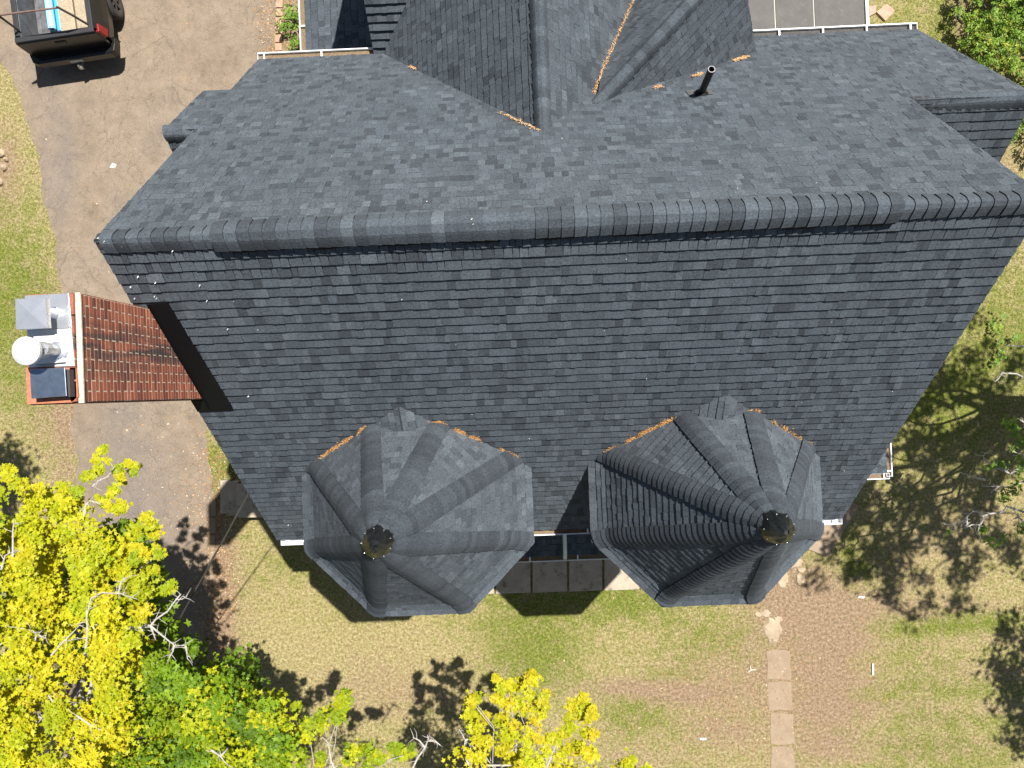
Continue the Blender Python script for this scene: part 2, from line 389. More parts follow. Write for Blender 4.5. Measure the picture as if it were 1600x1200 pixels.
EXP = .152
def clip(poly, cl):
    """clip convex 2-D poly by convex ccw polygon cl"""
    out = poly
    for i in range(len(cl)):
        a = cl[i]; c = cl[(i + 1) % len(cl)]; inp = out; out = []
        if not inp: return []
        def side(p): return (c[0] - a[0]) * (p[1] - a[1]) - (c[1] - a[1]) * (p[0] - a[0])
        for j in range(len(inp)):
            p = inp[j]; q = inp[(j + 1) % len(inp)]; sp, sq = side(p), side(q)
            if sp >= 0: out.append(p)
            if (sp > 0 and sq < 0) or (sp < 0 and sq > 0):
                t_ = sp / (sp - sq); out.append((p[0] + (q[0] - p[0]) * t_, p[1] + (q[1] - p[1]) * t_))
    return out
def tone():
    r_ = random.random()
    if r_ < .08: return random.uniform(.08, .22)
    if r_ < .115: return random.uniform(.78, .95)
    return random.gauss(.5, .15)
def tab(b, poly, fr, v0, e, lo, hi, tn):
    O, U, V, Nn = fr; n = len(poly); s = len(b.v)
    for (u, v) in poly:
        h = lo + (hi - lo) * (v - v0) / e
        b.v.append(tuple(O + U * u + V * v + Nn * h))
    for (u, v) in poly: b.v.append(tuple(O + U * u + V * v - Nn * .012))
    tn = max(.05, tn)
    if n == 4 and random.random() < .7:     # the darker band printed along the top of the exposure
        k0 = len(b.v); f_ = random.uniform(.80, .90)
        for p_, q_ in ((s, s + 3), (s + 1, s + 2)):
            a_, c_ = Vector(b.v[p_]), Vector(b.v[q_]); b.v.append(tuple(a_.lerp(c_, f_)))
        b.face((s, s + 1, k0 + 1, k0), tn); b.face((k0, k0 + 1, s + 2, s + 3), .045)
    else: b.face(tuple(range(s, s + n)), tn)
    for i in range(n):
        j = (i + 1) % n
        b.face((s + i, s + n + i, s + n + j, s + j), 0)
TAB_MESH = {}
def tab_mesh(wq, tq, e, lo):
    k = (wq, tq, round(e, 4), lo)
    if k not in TAB_MESH:
        b = MB(); x = wq - .003; sl_ = .004
        tab(b, [(0, 0), (x, 0), (x - sl_, e), (sl_, e)], (Vector((0, 0, 0)), Vector((1, 0, 0)), Vector((0, 1, 0)), Vector((0, 0, 1))), 0, e, lo, .002, tq)
        TAB_MESH[k] = b.build('shingle', shingle, data=True)
    return TAB_MESH[k]
def shingles(b, pts, U, exp=EXP, lo=.013, singles=0, parent=None, skip=None, o_v=None, wscale=1.0, bias=0.0):
    """cover the convex polygon pts (world points) with courses running along U, lowest first"""
    P = [Vector(p) for p in pts]; U = Vector(U).normalized()
    nrm = Vector((0, 0, 0))
    for i in range(len(P)): nrm += (P[i] - P[0]).cross(P[(i + 1) % len(P)] - P[0])
    nrm.normalize()
    if nrm.z < 0: nrm = -nrm
    V = nrm.cross(U); 
    if V.z < 0: U = -U; V = nrm.cross(U)
    lowest = min(P, key=lambda p: p.dot(V)); O = lowest
    if o_v is not None: O = Vector(o_v)
    cl = [((p - O).dot(U), (p - O).dot(V)) for p in P]
    ar = sum(cl[i][0] * cl[(i + 1) % len(cl)][1] - cl[(i + 1) % len(cl)][0] * cl[i][1] for i in range(len(cl)))
    if ar < 0: cl = cl[::-1]
    u0, u1 = min(c[0] for c in cl), max(c[0] for c in cl); v1 = max(c[1] for c in cl); v0_ = min(c[1] for c in cl)
    nr = int(math.ceil(v1 / exp)); done = 0; fr = (O, U, V, nrm)
    for r_ in range(nr - 1, int(math.floor(v0_ / exp)) - 1, -1):
        v = r_ * exp; u = u0 - random.uniform(0, .3); runw = 0
        wavy = random.uniform(-.002, .002)
        while u < u1:
            wd = random.choice((.07, .08, .09, .10, .11, .12, .14, .16, .20)) * wscale; tn = min(1, tone() + bias); lo_ = lo + random.choice((0, 0, .004, .007))
            rect = [(u + .0008, v), (u + wd - .0008, v), (u + wd - .0008, v + exp), (u + .0008, v + exp)]
            cp = clip(rect, cl)
            if len(cp) >= 3:
                full = len(cp) == 4 and all(any(abs(a_[0] - c_[0]) + abs(a_[1] - c_[1]) < 1e-6 for c_ in rect) for a_ in cp)
                ctr = O + U * (u + wd / 2) + V * (v + exp / 2)
                if not (skip and skip(ctr)):
                    if full and done < singles and wscale == 1.0:
                        tq = round(max(0, min(1, tn)) * 6) / 6
                        me = tab_mesh(wd, tq, exp, lo_)
                        M = Matrix(((U.x, V.x, nrm.x, 0), (U.y, V.y, nrm.y, 0), (U.z, V.z, nrm.z, 0), (0, 0, 0, 1)))
                        M.translation = O + U * u + V * (v + wavy) - (Vector(house.location) if parent is None else Vector((0, 0, 0)))
                        link('shingle', me, parent, M); done += 1
                    else: tab(b, cp, fr, v, exp, lo_, .002, tn)
            u += wd
    return fr
def deck_poly(b, pts, th=.10, off=.014):
    P = [Vector(p) for p in pts]; nrm = (P[1] - P[0]).cross(P[2] - P[0]).normalized()
    if nrm.z < 0: nrm = -nrm; P = P[::-1]
    b.hexa([p - nrm * (th + off) for p in P], [p - nrm * off for p in P])

# -- walls
b = MB()
b.box(-4.32, 5.52, -2.25, 6.05, 0, 6.0)
for x in (-4.32, 5.52):   # gable triangles
    x2 = x + (.08 if x < 0 else -.08)
    tri = [(-2.25, 6.0), (6.05, 6.0), (YR, 11.1)]
    if x < 0: b.hexa([(x, y, z) for y, z in tri][::-1], [(x2, y, z) for y, z in tri][::-1])
    else: b.hexa([(x2, y, z) for y, z in tri][::-1], [(x, y, z) for y, z in tri][::-1])
b.box(5.53, 7.2, 1.7, 6.05, 0, 6.0); b.hexa([(5.53, 1.7, 6.01), (5.53, 6.05, 6.01), (5.53, 3.97, 8.6)], [(7.2, 1.7, 6.01), (7.2, 6.05, 6.01), (7.2, 3.97, 8.6)])
b.box(-4.8, -4.33, 2.5, 4.9, 4.0, 7.2)
b.box(-1.9, 3.2, 6.06, 12, 0, 6.2)
part(b, 'wall', siding)
TUR = [(-1.7485, -1.7087), (2.9317, -1.7214)]
def octo(cx, cy, ap, z):
    r_ = ap / math.cos(math.pi / 8)
    return [(cx + r_ * math.cos(math.pi / 8 + k * math.pi / 4), cy + r_ * math.sin(math.pi / 8 + k * math.pi / 4), z) for k in range(8)]
b = MB()
for cx, cy in TUR: b.hexa(octo(cx, cy, 1.52, 0), octo(cx, cy, 1.52, 7.66))
part(b, 'turret_wall', siding)

# -- main roof, front slope
fs = MB(); main = []
pf = [(XL, YF, zS(YF)), (XR, YF, zS(YF)), (XR, YR, ZR), (XL, YR, ZR)]
dk = MB(); deck_poly(dk, pf)
front = part(dk, 'front_roof_slope', deck)
singles_parent = empty('tmp')
bpy.data.objects.remove(singles_parent)
def in_turret(p):
    for cx, cy in TUR:
        if math.hypot(p.x - cx, p.y - cy) < 1.2: return True
    return False
sub = MB()
# shingles laid one by one near the ridge are pieces of the slope, the rest joined
fr_front = shingles(sub, pf, (1, 0, 0), singles=290, parent=front, skip=in_turret, lo=.019)
o = sub.build('shingle_field', shingle, front); o['kind'] = 'stuff'

# -- north slope with the right wing
dk = MB(); pn = [(XL, YN, zN(YN)), (XR, YN, zN(YN)), (XR, YR, ZR), (XL, YR, ZR)]
deck_poly(dk, pn)
WX1 = 7.62; WY, WZ = 3.97, zN(3.97)
pw = [(XR, YN, zN(YN)), (WX1, YN, zN(YN)), (WX1, WY, WZ), (XR, WY, WZ)]
deck_poly(dk, pw)
pws = [(XR + .0, WY, WZ), (WX1, WY, WZ), (WX1, 1.5, WZ - 1.2 * (WY - 1.5)), (XR, 1.5, WZ - 1.2 * (WY - 1.5))]
deck_poly(dk, pws)
LY, LZ = 4.05, zN(4.05)
pl = [(-5.12, 5.25, zN(5.25)), (XL, 5.25, zN(5.25)), (XL, LY, LZ), (-5.12, LY, LZ)]
pls = [(-5.12, LY, LZ), (XL, LY, LZ), (XL, 2.6, LZ - 1.2 * (LY - 2.6)), (-5.12, 2.6, LZ - 1.2 * (LY - 2.6))]
deck_poly(dk, pl); deck_poly(dk, pls)
rear = part(dk, 'rear_roof_slope', deck)
sb = MB(); ov = (XL, YN, zN(YN))
def under_B(p): return abs(p.x - .5) < 1.0 and p.y > 5.4
shingles(sb, pn, (1, 0, 0), o_v=ov, skip=under_B, lo=.008); shingles(sb, pw, (1, 0, 0), o_v=ov, lo=.008)
shingles(sb, pws, (1, 0, 0)); shingles(sb, pl, (1, 0, 0), o_v=ov, lo=.008); shingles(sb, pls, (1, 0, 0))
o = sb.build('shingle_field', shingle, rear); o['kind'] = 'stuff'

# -- cross gable B, west gable D, diagonal gable C behind the ridge
B0 = on(850, 205, R0, nN); Bl = on(598, 84, R0, nN)
SB = (B0.z - Bl.z) / (B0.x - Bl.x)
xb, zb = B0.x, B0.z
def zBl(x): return zb - SB * (xb - x)
YB = 11.5
cross = MB(); dk = MB()
Dx, Dy, Dz = Bl.x, Bl.y, Bl.z
# left plane of B: valley with the main roof, valley with D rising north-east, then on
dtop = 2.0
V2 = Vector((Dx + dtop, Dy + dtop, zBl(Dx + dtop)))
pB = [Vector(B0), Vector((xb, YB, zb)), Vector((Dx + dtop, YB, zBl(Dx + dtop))), V2, Vector(Bl)]
pB1 = [Vector(B0), V2, Vector(Bl)]; pB2 = [Vector(B0), Vector((xb, YB, zb)), Vector((Dx + dtop, YB, zBl(Dx + dtop))), V2]
for q in (pB1, pB2): shingles(cross, q, (0, 1, 0), o_v=Bl); deck_poly(dk, q)
SD = SB
Dle = Dx - .16
pD = [Vector((Dle, Dy - .02, Dz)), Vector((Dx, Dy - .02, Dz)), V2, Vector((Dle, Dy + dtop, V2.z))]
shingles(cross, pD, (1, 0, 0), lo=.036); deck_poly(dk, pD)
pD2 = [Vector((Dle, Dy + dtop, V2.z)), V2 + Vector((0, .0, 0)), Vector((V2.x, Dy + 2 * dtop, Dz)), Vector((Dle, Dy + 2 * dtop, Dz))]
deck_poly(dk, pD2)
Bv = on(925, 148, R0, nN); SBr = (B0.z - Bv.z) / (Bv.x - B0.x)
C0 = on(933, 160, R0, nN); Cr = on(1181, 82, R0, nN)
nC = (Cr - C0).cross(Vector((1, 1, 0))); nC = nC / nC.z; SC = nC.x * math.sqrt(2)
rt = Vector((C0.x + 2.24, C0.y + 2.24, C0.z))      # outer end of C's ridge
# right plane of B, cut by the valley with C's north-west plane
q1 = on(987, 0, B0, (SBr, 0, 1)); dirv = (q1 - Vector(Bv)); q2 = Vector(Bv) + dirv * 1.9
pBr = [Vector(B0), Vector(Bv), q2, Vector((q2.x, YB, q2.z)), Vector((xb, YB, zb))]
shingles(cross, pBr, (0, 1, 0), lo=.008); deck_poly(dk, pBr)
pC = [C0, Cr, rt]
shingles(cross, pC, (1, 1, 0)); deck_poly(dk, pC)
pC2 = [C0, rt, rt + Vector((-1.6, 1.6, -SC * 1.6 * math.sqrt(2))), q2, Vector(Bv)]
nv = Vector((-nC.x, -nC.y, 1))
pC2 = [C0, rt, Vector((rt.x - 1.2, rt.y + 1.2, rt.z - SC * 1.2 * math.sqrt(2))), Vector((C0.x - 1.2 + 1.9, C0.y + 1.2 + 1.9, C0.z - SC * 1.2 * math.sqrt(2))), Vector(Bv)]
shingles(cross, pC2[:4] , (1, 1, 0), lo=.008); deck_poly(dk, pC2[:4])
cg = part(dk, 'cross_gable_roof', deck)
o = cross.build('shingle_field', shingle, cg); o['kind'] = 'stuff'
b = MB(); b.hexa([(Dx, Dy + .2, 2), (Dx + 3, Dy + .2, 2), (Dx + 3, Dy + 3.8, 2), (Dx, Dy + 3.8, 2)], [(Dx, Dy + .2, Dz), (Dx + 3, Dy + .2, Dz), (Dx + 3, Dy + 3.8, Dz), (Dx, Dy + 3.8, Dz)])
b.hexa([(Dx, Dy + .3, Dz), (Dx, Dy + 3.7, Dz), (Dx, Dy + 2, V2.z - .15)][::-1], [(Dx + .1, Dy + .3, Dz), (Dx + .1, Dy + 3.7, Dz), (Dx + .1, Dy + 2, V2.z - .15)][::-1])
g1 = rt + Vector((-.12, -.12, -.1)); ga = Vector((Cr.x - .12, Cr.y - .12, Cr.z)); gb = Vector((rt.x - 1.45, rt.y + 1.25, Cr.z))
b.hexa([ga, gb, g1], [ga - Vector((.1, .1, 0)), gb - Vector((.1, .1, 0)), g1 - Vector((.1, .1, 0))])
b.hexa([(ga.x, ga.y, 0), (gb.x, gb.y, 0), (gb.x - 1, gb.y - 1, 0), (ga.x - 1, ga.y - 1, 0)], [(ga.x, ga.y, ga.z), (gb.x, gb.y, gb.z), (gb.x - 1, gb.y - 1, gb.z), (ga.x - 1, ga.y - 1, ga.z)])
part(b, 'gable_wall', siding)

# -- low roof on the left behind the house (E) and flat membrane roof on the right (F)
eg = at(479, 80, 4.6); ex = eg.x
b = MB(); dk = MB()
pE = [(ex, 6.2, 4.62), (ex, 11.5, 4.62), (ex + 2.4, 11.5, 5.24), (ex + 2.4, 6.2, 5.24)]
shingles(b, pE, (0, 1, 0), lo=.008); deck_poly(dk, pE)
dk.box(ex + .25, ex + 2.3, 6.2, 11.4, 0, 4.5, mi=1)
lr = part(dk, 'porch_roof', [deck, siding]); o = b.build('shingle_field', shingle, lr); o['kind'] = 'stuff'
b = MB()
fx = at(1354, 45, 4.0).x; x0 = 3.4
xs = [x0, at(1211, 20, 4).x, at(1272, 20, 4).x, fx]
flat = MB(); flat.box(x0, fx, 6.3, 12, 3.6, 3.99); fl = part(flat, 'flat_roof', siding)
for a_, c_ in zip(xs, xs[1:]):
    b = MB(); b.box(a_ + .012, c_ - .012, 6.3, 12, 3.994, 4.004); b.build('membrane_sheet', membrane, fl)
b = MB(); b.box(fx - .02, fx + .04, 6.3, 12, 3.85, 4.05); b.build('edge_trim', white, fl)
b = MB(); b.box(x0 + .3, fx - .3, 6.5, 11.9, 0, 3.6); part(b, 'wall', siding)

# -- porch roof between the turrets and at the right side
b = MB(); dk = MB()
pP = [(-2.2, -3.72, 3.35), (3.4, -3.72, 3.35), (3.4, -2.26, 3.85), (-2.2, -2.26, 3.85)]
shingles(b, pP, (1, 0, 0)); deck_poly(dk, pP)
rc = at(1391, 744, 3.3)
pQ = [(4.8, rc.y + .08, 3.32), (rc.x - .08, rc.y + .08, 3.32), (rc.x - 1.3, rc.y + 1.38, 3.7), (4.8, rc.y + 1.38, 3.7)]
pQ2 = [(rc.x - .08, rc.y + .08, 3.32), (rc.x - .08, 3.5, 3.32), (rc.x - 1.3, 3.5, 3.7), (rc.x - 1.3, rc.y + 1.38, 3.7)]
shingles(b, pQ, (1, 0, 0)); shingles(b, pQ2, (0, 1, 0)); deck_poly(dk, pQ); deck_poly(dk, pQ2)
dk.box(5.6, rc.x - .35, rc.y + .4, 3.3, 0, 3.2, mi=1)
pr = part(dk, 'porch_roof', [deck, siding]); o = b.build('shingle_field', shingle, pr); o['kind'] = 'stuff'

# -- gutters
def gutter(a, c, out, grit=True, hang=1.0, fill=None):
    a = Vector(a); c = Vector(c); d = (c - a); L = d.length; d.normalize(); out = Vector(out)
    M = Matrix(((d.x, out.x, 0, a.x), (d.y, out.y, 0, a.y), (d.z, out.z, 1, a.z), (0, 0, 0, 1)))
    b = MB()
    b.box(0, L, .0, .008, -.10, 0, M); b.box(0, L, .008, .112, -.10, -.092, M); b.box(0, L, .112, .132, -.10, .008, M)
    b.box(-.006, 0, 0, .132, -.10, .008, M); b.box(L, L + .006, 0, .132, -.10, .008, M)
    g = part(b, 'gutter', white)
    if grit:
        b = MB(); b.box(.01, L - .01, .012, .108, -.09, -.045, M); b.build('gutter_debris_fill', fill or gutter_dirt, g)
    n = max(1, int(L / hang)); 
    for k in range(n + 1):
        x = .12 + (L - .24) * k / n; b = MB(); b.box(x - .015, x + .015, -.01, .125, .009, .014, M); b.build('gutter_hanger', white, g)
    return g
zf = zS(YF) - .06
gutter((XL + .06, YF, zf), (-3.2, YF, zf), (0, -1, 0), False)
gutter((-.4, YF, zf), (1.27, YF, zf), (0, -1, 0))
gutter((4.3, YF, zf), (XR + .02, YF, zf), (0, -1, 0), False)
zn = zN(YN) - .03
gutter((XL - .02, YN + .01, zn), (Bl.x + .05, YN + .01, zn), (0, 1, 0))
gutter((Cr.x - .2, YN + .01, zn), (WX1 + .02, YN + .01, zn), (0, 1, 0), True, .8, mat('dark_gutter_fill', (.07, .065, .06), .9, var=.3, scale=20))  # dark grey filling covers the white inside of this gutter
gutter((ex, 6.5, 4.6), (ex, 11.4, 4.6), (-1, 0, 0))
gutter((-2.2, -3.72, 3.33), (3.4, -3.72, 3.33), (0, -1, 0))
gutter((4.8, rc.y + .07, 3.30), (rc.x - .02, rc.y + .07, 3.30), (0, -1, 0))
gutter((rc.x - .08, rc.y + .0, 3.302), (rc.x - .08, 3.4, 3.302), (1, 0, 0))
b = MB(); dp = on(895, 835, (0, YF - .06, 0), (0, 1, 0)); dx = dp.x
b.tube([(dx, YF - .07, zf - .09), (dx, YF - .07, zf - .35), (dx, YF + .22, zf - .7), (dx, YF + .22, 3.95), (dx, -3.6, 3.50), (dx, -3.78, 3.40)], .045, 8)
part(b, 'downspout', greenwhite)

# -- ridge caps
cap_n = [0]
def cap_piece(b, A, Bp, dL, dR, hwA, hwB, lift, tn, rnd=.02):
    """one bent cap between A (butt end) and Bp, wings along unit vectors dL, dR"""
    ax = (Bp - A).normalized(); up = -(dL + dR); up = (up - ax * up.dot(ax)).normalized()
    ss = (-1, -.7, -.42, -.2, -.06, .06, .2, .42, .7, 1); n = len(ss)
    def wn(d):
        q = ax.cross(d).normalized(); return q if q.dot(up) > 0 else -q
    nL, nR = wn(dL), wn(dR)
    def row(P, hw, h):
        r_ = []
        for s_ in ss:
            d, nn_ = (dR, nR) if s_ > 0 else (dL, nL); a_ = abs(s_)
            r_.append(P + d * (a_ * hw) + nn_ * (h + rnd * math.sin(math.pi * min(1, a_ ** .62))) if a_ > .1 else P + d * (a_ * hw) + up * (h + rnd * .25))
        return r_
    s0 = len(b.v)
    r0 = row(A, hwA, .024 + lift); r1 = row(Bp, hwB, .010 + lift); r2 = row(A, hwA, -.006 + lift); r3 = row(Bp, hwB, -.012 + lift)
    for q in (r0, r1, r2, r3): b.v += [tuple(p) for p in q]
    for i in range(n - 1):
        b.face((s0 + i, s0 + i + 1, s0 + n + i + 1, s0 + n + i), tn)
        b.face((s0 + 2 * n + i, s0 + 2 * n + i + 1, s0 + i + 1, s0 + i), .02)
    for i, j in ((0, 1), (n - 1, -1)):
        b.face((s0 + i, s0 + n + i, s0 + 3 * n + i, s0 + 2 * n + i), tn)
def caps(parent, stuff_b, A, Bp, dL, dR, hw, exp=.143, lift=.012, singles=None, hwfun=None, skip=None, shared=False, rnd=.02, spread=.24, mean=.48):
    A = Vector(A); Bp = Vector(Bp); L = (Bp - A).length; ax = (Bp - A) / L; n = int(L / exp); dL = Vector(dL).normalized(); dR = Vector(dR).normalized()
    ms = {}
    for k in range(n + 1):
        t0 = k * exp; t1 = min(L, t0 + exp + .01)
        if t1 - t0 < .03: continue
        p, q = A + ax * t0, A + ax * t1
        if skip and skip((p + q) / 2): continue
        h0 = hw if hwfun is None else hwfun(p); h1 = hw if hwfun is None else hwfun(q)
        h0 *= random.uniform(.96, 1.04); tn = max(.05, min(1, random.gauss(mean, spread)))
        if singles is not None and k < singles:
            if shared:
                tq = max(.14, round(tn * 8) / 8)
                if tq not in ms:
                    bb = MB(); cap_piece(bb, Vector((0, 0, 0)), ax * (exp + .01), dL, dR, hw, hw, lift, tq, rnd); ms[tq] = bb.build('ridge_cap', shingle, data=True)
                link('ridge_cap', ms[tq], parent, Matrix.Translation(p - Vector((house.location)) * 0))
            else:
                bb = MB(); cap_piece(bb, p, q, dL, dR, h0, h1, lift, tn, rnd); bb.build('ridge_cap', shingle, parent)
        else: cap_piece(stuff_b, p, q, dL, dR, h0, h1, lift, tn, rnd)
dS = (0, -1, -SF); dN = (0, 1, -SN)
# ridge vent and main ridge
vx0, vx1 = on(337, 365, R0, (0, 0, 1)).x, on(1408, 315, R0, (0, 0, 1)).x
b = MB(); us, un = Vector(dS).normalized(), Vector(dN).normalized()
for d in (us, un):
    q = [Vector((x, YR, ZR - .01)) for x in (vx0, vx1)]; up = Vector((0, 0, 1))
    nseg = 60; 
    for i in range(nseg):
        xa = vx0 + (vx1 - vx0) * i / nseg; xb2 = vx0 + (vx1 - vx0) * (i + 1) / nseg - .0
        w1 = (.222 + .016 * math.sin(i * .9) + random.uniform(-.008, .008)) if d.y < 0 else .207 + random.uniform(-.005, .005)  # black vent edge widened in waves to include painted shadow under the caps
        A_ = Vector((xa, YR, ZR)); B_ = Vector((xb2, YR, ZR))
        nn = Vector((0, -d.z * (1 if d.y < 0 else -1) * -1, abs(d.y)))
        nn = Vector((1, 0, 0)).cross(d); nn = nn if nn.z > 0 else -nn
        b.hexa([A_ - nn * .0, B_ - nn * .0, B_ + d * w1, A_ + d * w1], [A_ + nn * .046, B_ + nn * .046, B_ + d * w1 + nn * .046, A_ + d * w1 + nn * .046])
rv = part(b, 'ridge_vent', black_metal)
mr = MB(); mr.box(XL + .05, XR - .05, YR - .01, YR + .01, ZR - .12, ZR - .04); ridge = part(mr, 'main_ridge', deck)
sbr = MB()
caps(ridge, sbr, (vx0, YR, ZR), (XL + .13, YR, ZR), dS, dN, .175, lift=.012, singles=999, shared=True, mean=.36, rnd=.012, spread=.26)
xm_ = .1
for xa_, xb_ in ((xm_, vx0), (xm_, vx1)): caps(ridge, sbr, (xa_, YR, ZR), (xb_, YR, ZR), dS, dN, .182, lift=.058, singles=999, shared=True, mean=.36, rnd=.012, spread=.2)
caps(ridge, sbr, (vx1, YR, ZR), (XR + .01, YR, ZR), dS, dN, .175, lift=.012, singles=999, shared=True, mean=.36, rnd=.012, spread=.2)
# wing ridges, gable ridges
cb = MB(); wn_, ws_ = (0, 1, -SN), (0, -1, -1.2)
caps(rear, cb, (WX1, WY, WZ), (XR - .30, WY, WZ - .07), ws_, wn_, .17, rnd=.02, spread=.14)
caps(rear, cb, (-5.12, LY, LZ), (XL + .25, LY, LZ - .06), ws_, wn_, .15, rnd=.03)
o = cb.build('ridge_caps', shingle, rear); o['kind'] = 'stuff'
cb = MB()
caps(cg, cb, (xb, YB, zb), (xb, B0.y - .05, zb), (-1, 0, -SB), (1, 0, -SBr), .16, rnd=.02, spread=.16)
caps(cg, cb, rt, C0 + Vector((-.06, -.06, 0)), (1, -1, -SC * math.sqrt(2)), (-1, 1, -SC * math.sqrt(2)), .17, rnd=.02, spread=.16)
o = cb.build('ridge_caps', shingle, cg); o['kind'] = 'stuff'

# -- turrets
PROF = [(1.87, 7.70), (1.75, 7.80), (1.61, 7.98), (0.0, 11.20)]; APEX = 11.20
def hip_main(cx, cy, k):
    """where hip k of a turret meets the front slope"""
    an = math.pi / 8 + k * math.pi / 4; c8 = math.cos(math.pi / 8); last = None
    for i in range(2000):
        rr = 1.87 * i / 2000
        for (a0, z0), (a1, z1) in zip(PROF, PROF[1:]):
            if a1 <= rr <= a0: z = z1 + (z0 - z1) * (rr - a1) / (a0 - a1)
        p = Vector((cx + rr / c8 * math.cos(an), cy + rr / c8 * math.sin(an), z))
        if z < zS(p.y): return p
        last = p
    return last
def below_main(p): return p.z < zS(p.y) - .04
for ti, (cx, cy) in enumerate(TUR):
    dk = MB(); sh = MB(); cb = MB()
    for (a0, z0), (a1, z1) in zip(PROF, PROF[1:]):
        o0 = octo(cx, cy, a0, z0); o1 = octo(cx, cy, max(a1, .02), z1)
        for k in range(8):
            j = (k + 1) % 8; q = [Vector(o0[k]), Vector(o0[j]), Vector(o1[j]), Vector(o1[k])]
            U = q[1] - q[0]; L = ((q[2] + q[3]) / 2 - (q[0] + q[1]) / 2).length
            e = L / max(1, round(L / .145))
            shingles(sh, q, U, exp=e, skip=below_main, lo=.015, bias=.16)
            nrm = (q[1] - q[0]).cross(q[3] - q[0]).normalized(); nrm = nrm if nrm.z > 0 else -nrm
            dk.poly([p - nrm * .014 for p in q])
            if a1 > .5: pass
    dk.face(tuple(range(len(dk.v), len(dk.v) + 8))) ; dk.v += octo(cx, cy, 1.86, 7.66)
    o0 = octo(cx, cy, 1.86, 7.66); o1 = octo(cx, cy, 1.87, 7.70)
    for k in range(8): dk.poly([o0[k], o0[(k + 1) % 8], o1[(k + 1) % 8], o1[k]])
    tr = part(dk, 'turret_roof', deck)
    tr['label'] = ('left' if ti == 0 else 'right') + ' eight-sided turret roof with black metal tip'
    o = sh.build('shingle_field', shingle, tr); o['kind'] = 'stuff'
    for k in range(8):
        an = math.pi / 8 + k * math.pi / 4
        for si, ((a0, z0), (a1, z1)) in enumerate(zip(PROF, PROF[1:])):
            c8 = math.cos(math.pi / 8)
            A_ = Vector((cx + a0 / c8 * math.cos(an), cy + a0 / c8 * math.sin(an), z0)); a1_ = max(a1, .10); z1_ = z1 if a1 > 0 else APEX - .10 * 2.0
            B_ = Vector((cx + a1_ / c8 * math.cos(an), cy + a1_ / c8 * math.sin(an), z1_))
            ax = (B_ - A_).normalized()
            def wing(sgn):
                an2 = an + sgn * math.pi / 8; slope = (z1_ - z0) / (a0 - a1_)
                nf = Vector((math.cos(an2) * slope, math.sin(an2) * slope, 1)).normalized()
                d = nf.cross(ax); d.normalize()
                t_ = Vector((-math.sin(an2), math.cos(an2), 0)) * sgn
                return d if d.dot(t_) > 0 else -d
            def hwf(p):
                rr = math.hypot(p.x - cx, p.y - cy) * c8
                return min(.15, rr * math.tan(math.pi / 8) * 1.02)
            sing = 14 if si == 2 else 0
            if si == 0: A_ = A_ + ax * .075
            caps(tr, cb, A_, B_, wing(-1), wing(1), .15, exp=.118, lift=.024 + (.004 if k % 2 else 0), singles=sing, hwfun=hwf, skip=below_main, rnd=.010, spread=.10, mean=.20)
    o = cb.build('ridge_caps', shingle, tr); o['kind'] = 'stuff'
    # dark metal tip, dented and riveted
    b = MB(); n = 14; rings = [(.205, 10.74), (.20, 10.92), (.15, 11.10), (.08, 11.20), (.03, 11.25)]; idx = []
    for ri, (r_, z) in enumerate(rings):
        row = []
        for k in range(n):
            an = 2 * math.pi * k / n; rr = r_ * (1 + random.uniform(-.06, .06) * (ri > 0)); row.append(len(b.v))
            b.v.append((cx + rr * math.cos(an), cy + rr * math.sin(an), z + random.uniform(-.02, .02)))
        idx.append(row)
    for r0, r1 in zip(idx, idx[1:]):
        for k in range(n): b.face((r0[k], r0[(k + 1) % n], r1[(k + 1) % n], r1[k]))
    b.face(tuple(idx[-1]))
    tip = b.build('metal_tip', tar, tr)
    b = MB()
    for k in range(9):
        an = k * .7 + .3; r_, z = .172, 11.02
        c = Vector((cx + r_ * math.cos(an), cy + r_ * math.sin(an), z)); b.tube([c, c + Vector((math.cos(an), math.sin(an), .6)) * .012], [.008, .004], 6)
    b.build('rivets', galv, tip)

# -- small crickets behind the turrets
for ti, (cx, cy) in enumerate(TUR):
    hits = [hip_main(cx, cy, 1), hip_main(cx, cy, 2)]
    mid_ = (hits[0] + hits[1]) / 2; Q = mid_ + (Vector((cx, cy, 11.0)) - mid_).normalized() * .22; Mm = Vector((mid_.x + (.03 if ti else -.02), mid_.y + .30, 0)); Mm.z = zS(Mm.y) + .01
    dk = MB(); sb = MB()
    for h_ in hits:
        tri = [Q, Mm, h_]; deck_poly(dk, tri, th=.03); shingles(sb, tri, (Mm - Q), exp=.12)
    ck = part(dk, 'cricket', deck); sb.build('shingle_field', shingle, ck)['kind'] = 'stuff'

# -- vent pipe
b = MB(); vp = on(1095, 147, R0, nN); top = at(1112, 108, vp.z + .62)
n = 20; ro, ri_ = .052, .044; r = []
ax = (top - vp).normalized(); u = ax.cross(Vector((0, 0, 1))); u = u.normalized() if u.length > 1e-4 else Vector((1, 0, 0)); v = ax.cross(u)
for P_, R_ in ((vp - ax * .1, ro), (top, ro), (top, ri_), (top - ax * .3, ri_)):
    row = []
    for k in range(n):
        a_ = 2 * math.pi * k / n; row.append(len(b.v)); b.v.append(tuple(P_ + (u * math.cos(a_) + v * math.sin(a_)) * R_))
    r.append(row)
for i, (r0, r1) in enumerate(zip(r, r[1:])):
    for k in range(n): b.face((r0[k], r0[(k + 1) % n], r1[(k + 1) % n], r1[k]), mi=1 if i == 1 else 0)
b.face(tuple(r[3]))
vpipe = part(b, 'vent_pipe', [mat('black_plastic_pipe', (.016, .014, .014), .5), mat('pipe_rim', (.45, .42, .40), .6)])
nNn = Vector(nN).normalized(); un_ = Vector((1, 0, 0)); vv = nNn.cross(un_)
b = MB(); cc = vp + nNn * .012
